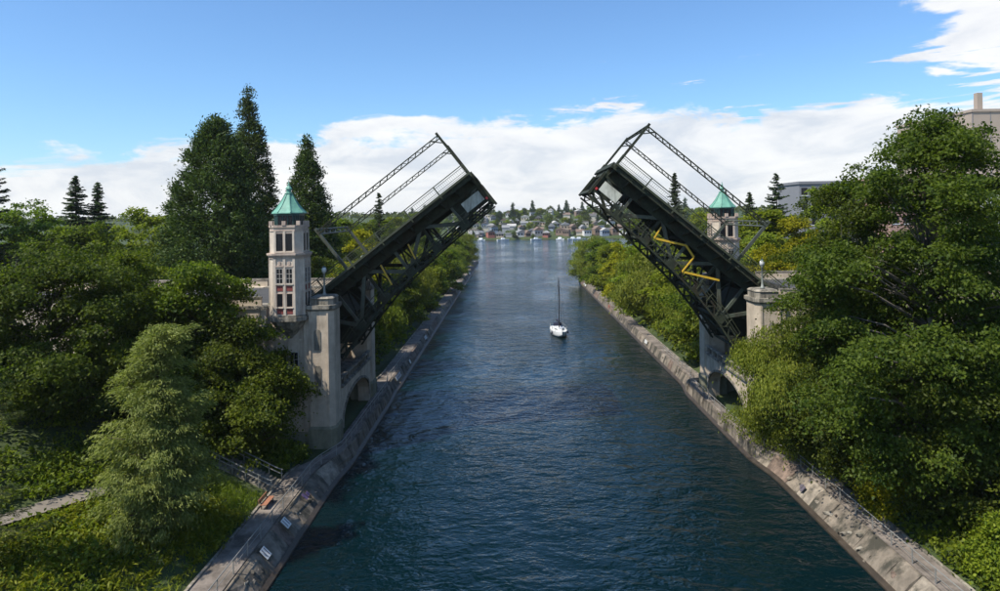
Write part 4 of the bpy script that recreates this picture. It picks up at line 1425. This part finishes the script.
bank_row(-1, -27.0, [106, 116, 127, 139, 152, 166, 182, 200, 220, 242, 266, 292, 318, 342], lambda y: 14.5, [1, 1, 2, 0, 1, 2, 0, 1], 'water edge row', 71)
bank_row(-1, -44, [128, 150, 172, 196, 222, 252, 285, 320, 352], lambda y: 18.0, [1, 0, 1, 1], 'back row', 72)
bank_row(1, 34.2, [105, 114, 124, 135, 148, 162, 178, 196, 216, 236, 253], lambda y: 15.5, [2, 1, 2, 0, 2, 0, 0, 3, 0, 1], 'water edge row', 73)
bank_row(1, 50, [130, 150, 172, 196, 222, 248], lambda y: 17.0, [0, 1, 0, 3], 'back row', 74)
put_tree('bank_tree', row_protos[3], -24.8, 352, 'small yellow green tree at the tip of the left bank', s=0.62, rz=1.0)


# ---- undergrowth, ferns and grass
def scatter(name, seed, n, region, mat, L, W, per, cs, zoff, label, cat, mode='broad', avoid=True):
    rng = np.random.default_rng(seed)
    x = rng.uniform(region[0], region[1], n)
    y = rng.uniform(region[2], region[3], n)
    dens = np.sin(x * 0.5 + 1) * np.sin(y * 0.37) + np.sin(x * 0.17 - y * 0.23)
    k = rng.uniform(-2.2, 1.6, n) < dens
    x, y = x[k], y[k]
    if avoid:
        tx = np.interp(y, [p[1] for p in TR], [p[0] for p in TR])
        ok = ~((np.abs(x - tx) < 1.5) & (y < 67)) & ~((x > -29.2) & (x < -22) & (y > 60.4) & (y < 65.4)) & ~((y > 72) & (y < 98)) & ~((x > -22.9) & (x < 30.6) & ~((x < -21.8) & (y > 69)))
        x, y = x[ok], y[ok]
    z = ground_raw(x, y)
    m = len(x)
    sc = rng.uniform(0.6, 1.5, m)
    C = np.stack([x, y, z + zoff * sc], 1)
    idx = np.repeat(np.arange(m), per)
    nn = len(idx)
    off = rng.normal(0, 0.5, (nn, 3)) * (cs * sc[idx])[:, None] * np.array([1, 1, 0.6])
    Pp = C[idx] + off
    if mode == 'blade':
        D = rng.normal(0, 0.45, (nn, 3)) + np.array([0, 0, 1.0])
        Nn = rng.normal(0, 1, (nn, 3))
    else:
        D = rng.normal(0, 1, (nn, 3)) + np.array([0, 0, 0.1])
        Nn = rng.normal(0, 0.5, (nn, 3)) + np.array([0, 0, 1.0])
    me = quad_mesh(name, leaf_quads(rng, Pp, D, Nn, L, W), mat)
    o = link(bpy.data.objects.new(name, me))
    tag(o, label, cat, kind='stuff')


scatter('undergrowth', 81, 5200, (-52, -26.5, 34, 73), leaf_under, 0.36, 0.22, 18, 0.75, 0.35, 'dense green undergrowth covering the near left embankment', 'undergrowth')
scatter('ferns', 82, 2600, (-34, -22.9, 34, 56), leaf_fern, 0.42, 0.12, 22, 0.55, 0.30, 'yellow green ferns on the slope below the trail', 'ferns')
scatter('grass', 83, 9000, (-33, -22.6, 34, 66), grass_mat, 0.34, 0.05, 12, 0.35, 0.10, 'lush grass on the left embankment beside the promenade', 'grass', 'blade')
scatter('undergrowth', 87, 700, (-26.5, -21.9, 65.6, 72), leaf_under, 0.34, 0.22, 18, 0.6, 0.3, 'low green undergrowth at the foot of the left pier', 'undergrowth')
scatter('undergrowth', 84, 4200, (30.4, 60, 34, 73), leaf_under, 0.38, 0.24, 18, 0.8, 0.4, 'green undergrowth covering the near right bank', 'undergrowth')
scatter('undergrowth', 85, 5200, (-50, -22.6, 98, 366), leaf_under, 0.9, 0.6, 10, 1.4, 0.6, 'green undergrowth on the left bank beyond the bridge', 'undergrowth')
scatter('undergrowth', 86, 5200, (30.3, 56, 98, 262), leaf_under, 0.9, 0.6, 10, 1.4, 0.6, 'green undergrowth on the right bank beyond the bridge', 'undergrowth')


# ------------------------------------------------------------------ sailboat
def build_sailboat():
    hullm = pmat('white_gelcoat', (0.74, 0.75, 0.74), 0.3, spec=0.5)
    deckm = pmat('pale_deck', (0.66, 0.65, 0.60), 0.6)
    navy = pmat('navy_canvas', (0.02, 0.025, 0.05), 0.8)
    alu = pmat('mast_dark_alloy', (0.05, 0.052, 0.055), 0.4, metal=0.5)
    b = empty('sailboat', (px2x(557, 149), 149, 0), 'white sailboat with bare dark mast motoring up the canal', 'sailboat', rz=R(4))
    # bow points to -y
    st = [(-5.4, 0.05, 1.35, 0.9), (-4.4, 0.75, 1.25, 0.35), (-2.8, 1.40, 1.15, 0.0), (-0.5, 1.80, 1.05, -0.25), (2.0, 1.78, 1.0, -0.25), (4.0, 1.5, 1.0, 0.0), (4.9, 1.30, 1.02, 0.2)]
    m = MB()
    n = 9
    for (y, w, zt, zb) in st:
        ring = []
        for k in range(n):
            a = math.pi * k / (n - 1)
            c = math.cos(a)
            ring.append((w * (abs(c) ** 0.55) * (1 if c > 0 else -1), y, zt - (zt - zb + 0.25) * (math.sin(a) ** 0.8)))
        m.v += ring
    for i in range(len(st) - 1):
        for k in range(n - 1):
            m.f.append((i * n + k, i * n + k + 1, (i + 1) * n + k + 1, (i + 1) * n + k))
    m.f.append(tuple((len(st) - 1) * n + k for k in range(n)))
    m.obj('hull', hullm, b, True)
    d = MB()
    for (y, w, zt, zb) in st:
        d.v += [(-w * 0.98, y, zt + 0.0), (0, y, zt + 0.10), (w * 0.98, y, zt + 0.0)]
    for i in range(len(st) - 1):
        for k in range(2):
            d.f.append((i * 3 + k, i * 3 + k + 1, (i + 1) * 3 + k + 1, (i + 1) * 3 + k))
    d.obj('deck', deckm, b)
    cb = MB()
    q = [(-0.45, -2.9), (0.45, -2.9), (1.05, -0.6), (1.1, 1.6), (-1.1, 1.6), (-1.05, -0.6)]
    cb.prism(q, 1.1, 1.62, top=0.86)
    co = cb.obj('cabin', hullm, b)
    for s in (-1, 1):
        MB().bar((s * 0.62, -2.05, 1.38), (s * 1.0, -0.7, 1.38), 0.08, 0.18).obj('window', glass, co)
    MB().box(-0.28, 0.28, -2.55, -2.0, 1.56, 1.66).obj('hatch', glass, co)
    MB().prism([(-1.0, 1.3), (1.0, 1.3), (0.95, 2.4), (-0.95, 2.4)], 1.6, 2.3, top=0.8).obj('spray_hood', navy, b)
    MB().box(-1.0, 1.0, 2.5, 4.6, 1.03, 1.12).obj('cockpit', deckm, b)
    MB().tube([(0, -0.9, 1.5), (0, -0.85, 6), (0, -0.8, 12.6)], [0.12, 0.11, 0.08], 8).obj('mast', alu, b)
    for z in (5.2, 8.8):
        MB().bar((-0.8, -0.8, z), (0.8, -0.8, z), 0.06, 0.05).obj('spreader', alu, b)
    MB().tube([(0, -0.7, 2.55), (0, 3.4, 2.6)], 0.09, 6).obj('boom', alu, b)
    MB().tube([(0, -0.72, 2.8), (0, 0.5, 3.0), (0, 2.0, 2.9), (0, 3.3, 2.75)], [0.12, 0.30, 0.24, 0.12], 7).obj('furled_sail', navy, b, True)
    MB().tube([(0, -5.3, 1.45), (0, -0.85, 12.4)], 0.05, 5).obj('forestay', alu, b)
    MB().tube([(0, 4.8, 1.1), (0, -0.8, 12.5)], 0.02, 4).obj('backstay', alu, b)
    for s in (-1, 1):
        MB().tube([(s * 1.7, -0.5, 1.05), (s * 0.8, -0.8, 5.2), (s * 0.8, -0.8, 8.8), (0, -0.8, 12.4)], 0.02, 4).obj('shroud', alu, b)
        m = MB()
        for (y, w) in ((-4.9, 0.35), (-3.2, 1.22), (-1.2, 1.65), (1.0, 1.74), (3.0, 1.6), (4.8, 1.25)):
            m.bar((s * w, y, 1.05), (s * w, y, 1.75), 0.04, 0.04)
        m.tube([(0, -5.35, 1.95), (s * 0.35, -4.9, 1.78), (s * 1.22, -3.2, 1.75), (s * 1.65, -1.2, 1.75), (s * 1.74, 1, 1.75), (s * 1.6, 3, 1.75), (s * 1.25, 4.8, 1.75)], 0.03, 4)
        m.obj('guard_rail', galv, b)
        MB().lathe([(0.02, 0.35), (0.14, 0.45), (0.14, 0.95), (0.02, 1.05)], 8, cx=s * 1.78, cy=-1.8).obj('fender', navy, b, True)


build_sailboat()


# ------------------------------------------------------------------ far shore: houses, trees, boats
def build_far_shore():
    rnd = random.Random(5)
    walls = {'white': (0.62, 0.60, 0.56), 'cream': (0.50, 0.45, 0.36), 'grey': (0.30, 0.30, 0.30), 'tan': (0.38, 0.30, 0.22), 'brown': (0.20, 0.14, 0.10), 'blue grey': (0.24, 0.28, 0.33), 'red': (0.30, 0.11, 0.08)}
    wm = {k: pmat('house_wall_' + k.replace(' ', '_'), v, 0.85, var=0.12, vscale=0.3) for k, v in walls.items()}
    roofs = {'dark': (0.10, 0.095, 0.09), 'grey': (0.21, 0.21, 0.21), 'brown': (0.17, 0.12, 0.09), 'pale': (0.40, 0.38, 0.35)}
    rm = {k: pmat('house_roof_' + k, v, 0.9, var=0.15, vscale=0.5) for k, v in roofs.items()}
    rows = [('water edge', 8, 21), ('lower slope', 45, 20), ('middle slope', 95, 20), ('upper slope', 150, 19), ('ridge', 215, 16)]
    for rname, db, cnt in rows:
        for i in range(cnt):
            f = (i + 0.5 + rnd.uniform(-.32, .32)) / cnt
            px = 448 + f * 200
            Y = 708 + db + (rnd.uniform(-5, 6) if db < 20 else rnd.uniform(-26, 26))
            x = px2x(px, Y)
            g = ground(x, Y)
            wc = rnd.choices(list(walls), [4, 4, 4, 3, 2, 2, 1])[0]
            rc = rnd.choice(list(roofs))
            if rname == 'water edge' and abs(px - 492) < 6:
                wc = 'red'
            w, d, h = rnd.uniform(5.5, 11), rnd.uniform(6, 10), rnd.uniform(3.5, 7.5)
            flat = rnd.random() < 0.2
            hs = empty('house', (x, Y, max(g, 0.6) - 0.4), '%s house with %s roof, %s from left on far shore %s' % (wc, rc, ORD[i], rname), 'house', 'houses on the far shore', rz=rnd.choice([0, math.pi / 2, 0.3, -0.3]))
            wo = MB().box(-w / 2, w / 2, -d / 2, d / 2, -2.5, h).obj('wall', wm[wc], hs)
            if flat:
                MB().box(-w / 2 - .4, w / 2 + .4, -d / 2 - .4, d / 2 + .4, h, h + 0.5).obj('roof', rm[rc], hs)
            else:
                rh = rnd.uniform(2.0, 3.6)
                e = 0.5
                MB().add([(-w / 2 - e, -d / 2 - e, h - .1), (w / 2 + e, -d / 2 - e, h - .1), (w / 2 + e, d / 2 + e, h - .1), (-w / 2 - e, d / 2 + e, h - .1), (0, -d / 2 - e, h + rh), (0, d / 2 + e, h + rh)],
                         [(0, 1, 4), (2, 3, 5), (0, 4, 5, 3), (1, 2, 5, 4), (0, 3, 2, 1)]).obj('roof', rm[rc], hs)
            for k in range(3):
                xx = -w / 2 + w * (k + 0.5) / 3
                MB().box(xx - 0.8, xx + 0.8, -d / 2 - 0.06, -d / 2 + .05, h * 0.45, h * 0.45 + 1.8).obj('window', glass, hs)
    # trees of the far shore, shared small meshes
    fb = [gen_tree(91 + i, 12, 0.3, 5, 'round', 70, 16, 1.5, 1.3, 1.0, mt, flat=0.6, lobes=0.25, nlimb=3) for i, mt in enumerate((leaf_maple, leaf_bright, leaf_dark))]
    ff = [gen_tree(95 + i, 20, 0.5, 3.6, 'spire', 90, 16, 1.1, 1.3, 0.7, leaf_fir, mode='puff', flat=0.9, lobes=0.25, nlimb=2) for i in range(2)]
    nm = ['mid green round', 'bright green round', 'dark round']
    rowt = [('water edge', 14, 28, 0.6), ('lower slope', 62, 34, 0.8), ('middle slope', 118, 36, 0.95), ('upper slope', 180, 36, 1.05), ('ridge', 250, 36, 1.15)]
    for rname, db, cnt, sc in rowt:
        for i in range(cnt):
            f = (i + 0.5 + rnd.uniform(-.45, .45)) / cnt
            px = 405 + f * 295
            Y = 708 + db + rnd.uniform(-14, 14)
            x = px2x(px, Y)
            fir = rnd.random() < (0.16 if db < 150 else 0.42)
            k = rnd.randrange(2) if fir else rnd.randrange(3)
            s = sc * rnd.uniform(0.65, 1.2)
            put_tree('conifer_tree' if fir else 'round_tree', (ff if fir else fb)[k], x, Y, '%s tree, %s from left on far shore %s' % ('dark pointed conifer' if fir else nm[k], ORD[i], rname),
                     'trees on the far shore', s=s, sz=s * rnd.uniform(0.8, 1.2) * (0.8 if fir else 0.85), rz=rnd.uniform(0, 6), z=max(ground(x, Y), 0.6))
    for (px, py, w, lab) in ((513, 202, 7.0, 'tallest dark conifer on the far ridge near the middle'), (524, 208, 5.0, 'second tall dark conifer on the far ridge right of the tallest'), (499, 210, 8, 'broad dark conifer on the far ridge left of the tallest'), (562, 210, 5, 'dark conifer on the far ridge above the sailboat')):
        Y = 880
        x = px2x(px, Y)
        g = ground(x, Y)
        hh = topz(py, Y) - g
        put_tree('conifer_tree', ff[0], x, Y, lab, 'trees on the far shore', s=w / 5.2, sz=hh / 20, rz=px, z=g)
    # far wood behind the ridge, one mass
    rng = np.random.default_rng(99)
    n = 9000
    x = rng.uniform(-1500, 1500, n)
    y = rng.uniform(960, 1250, n)
    hgt = rng.uniform(1, 15, n) * (0.7 + 0.3 * np.sin(x * 0.05) * np.sin(x * 0.013 + 2))
    Pp = np.stack([x, y, 24 + hgt * 0.75], 1)
    me = quad_mesh('far_wood', leaf_quads(rng, Pp, rng.normal(0, 1, (n, 3)), rng.normal(0, 0.6, (n, 3)) + [0, -0.5, 0.8], 6.5, 5.0), leaf_dark)
    tag(link(bpy.data.objects.new('far_wood', me)), 'far dark wooded ridge along the skyline', 'wood', kind='stuff')
    # moored boats at the far shore
    wb = MATS['white_gelcoat']
    for i, px in enumerate((481, 503, 536, 560, 573, 579, 592)):
        Y = 688 + rnd.uniform(-6, 4) - 0.1 * px2x(px, 690)
        bt = empty('moored_boat', (px2x(px, Y), Y, 0), 'small white moored boat, %s from the left along the far shore' % ORD[i], 'boat', 'boats moored at the far shore', rz=rnd.uniform(0.8, 2.2))
        L = rnd.uniform(4, 7)
        MB().add([(-1.3, L, 1), (1.3, L, 1), (1.5, 0, 1), (0, -L, 1.4), (-1.5, 0, 1), (-0.9, L, -.4), (0.9, L, -.4), (1, 0, -.4), (0, -L * .85, -.4), (-1, 0, -.4)],
                 [(0, 1, 2, 3, 4), (9, 8, 7, 6, 5), (0, 5, 6, 1), (1, 6, 7, 2), (2, 7, 8, 3), (3, 8, 9, 4), (4, 9, 5, 0)]).obj('hull', wb, bt)
        MB().prism([(-.9, -1.5), (.9, -1.5), (.9, 2.5), (-.9, 2.5)], 1.0, 2.6, top=0.8).obj('cabin', wb, bt)


build_far_shore()


# ------------------------------------------------------------------ buildings on the right skyline
def block(name, x0, x1, y0, y1, z0, z1, wall, label, rows, cols, frame, wz0=None, side_rows=True, ww=0.6, wh=0.5):
    b = empty(name, ((x0 + x1) / 2, (y0 + y1) / 2, z0), label, 'building')
    mi = Matrix.Translation(-Vector(b.location))

    def put(m, nm, mt, par=b):
        o = m.obj(nm, mt, par)
        if par is b: o.matrix_parent_inverse = mi
        return o
    put(MB().box(x0, x1, y0, y1, z0, z1), 'wall', wall)
    put(MB().box(x0 - .3, x1 + .3, y0 - .3, y1 + .3, z1, z1 + 0.8), 'parapet', wall)
    za = z0 if wz0 is None else wz0
    cw, rh = (x1 - x0) / max(cols, 1), (z1 - za) / max(rows, 1)
    me = MB().box(-cw * ww / 2, cw * ww / 2, -0.04, 0.2, 0, rh * wh).mesh('window', glass) if rows * cols else None
    mf = MB().box(-cw * ww / 2 - .2, cw * ww / 2 + .2, -0.12, 0.1, -0.25, -0.003).mesh('sill', frame) if rows * cols else None
    for r in range(rows):
        for c in range(cols):
            o = bpy.data.objects.new('window', me)
            link(o, b)
            o.location = Vector((x0 + cw * (c + 0.5), y0, za + rh * (r + 0.25))) - Vector(b.location)
            s = bpy.data.objects.new('sill', mf)
            link(s, o)
    return b, put


tan_wall = pmat('tan_precast', (0.36, 0.29, 0.23), 0.85, var=0.06, vscale=0.2)
white_wall = pmat('white_facade', (0.58, 0.58, 0.58), 0.8, var=0.06, vscale=0.2)
grey_wall = pmat('grey_facade', (0.20, 0.20, 0.21), 0.8, var=0.06, vscale=0.2)
pink_wall = pmat('pink_brick_facade', (0.36, 0.22, 0.18), 0.85, var=0.1, vscale=0.3)
b, put = block('hospital_tower', 137, 185, 197, 235, 8, 55, tan_wall, 'tall tan windowless tower block at the right edge', 0, 0, white_wall)
put(MB().box(140, 141.6, 199, 200.6, 55.8, 61), 'chimney', tan_wall)
for k in range(9):
    put(MB().box(137 + k * 5.3, 137.15 + k * 5.3, 196.9, 197.05, 8.5, 54.9), 'panel_joint', grey_wall)
block('hospital_wing', 128, 175, 180, 196, 8, 33, white_wall, 'white hospital wing with rows of windows below the tan tower', 6, 14, white_wall)
block('hospital_block', 106, 128, 186, 204, 8, 35, pink_wall, 'pinkish brick block half hidden behind the huge maple', 6, 7, white_wall)
block('office_block', 86, 104, 198, 214, 8, 34.5, grey_wall, 'low grey block on the skyline left of the huge maple', 6, 6, white_wall)


# ------------------------------------------------------------------ thin summer haze
def build_haze():
    m = bpy.data.materials.new('thin_haze')
    m.use_nodes = True
    nt = m.node_tree
    nt.nodes.clear()
    out = N(nt, 'ShaderNodeOutputMaterial')
    v = N(nt, 'ShaderNodeVolumePrincipled')
    v.inputs['Color'].default_value = (0.94, 0.97, 1.0, 1)
    v.inputs['Density'].default_value = 0.00007
    v.inputs['Anisotropy'].default_value = 0.2
    nt.links.new(v.outputs[0], out.inputs['Volume'])
    h = MB().box(-2700, 2700, -160, 4600, -6, 66).obj('haze', m)
    tag(h, 'thin bluish summer haze over the canal and the bay', 'haze', kind='stuff')


build_haze()
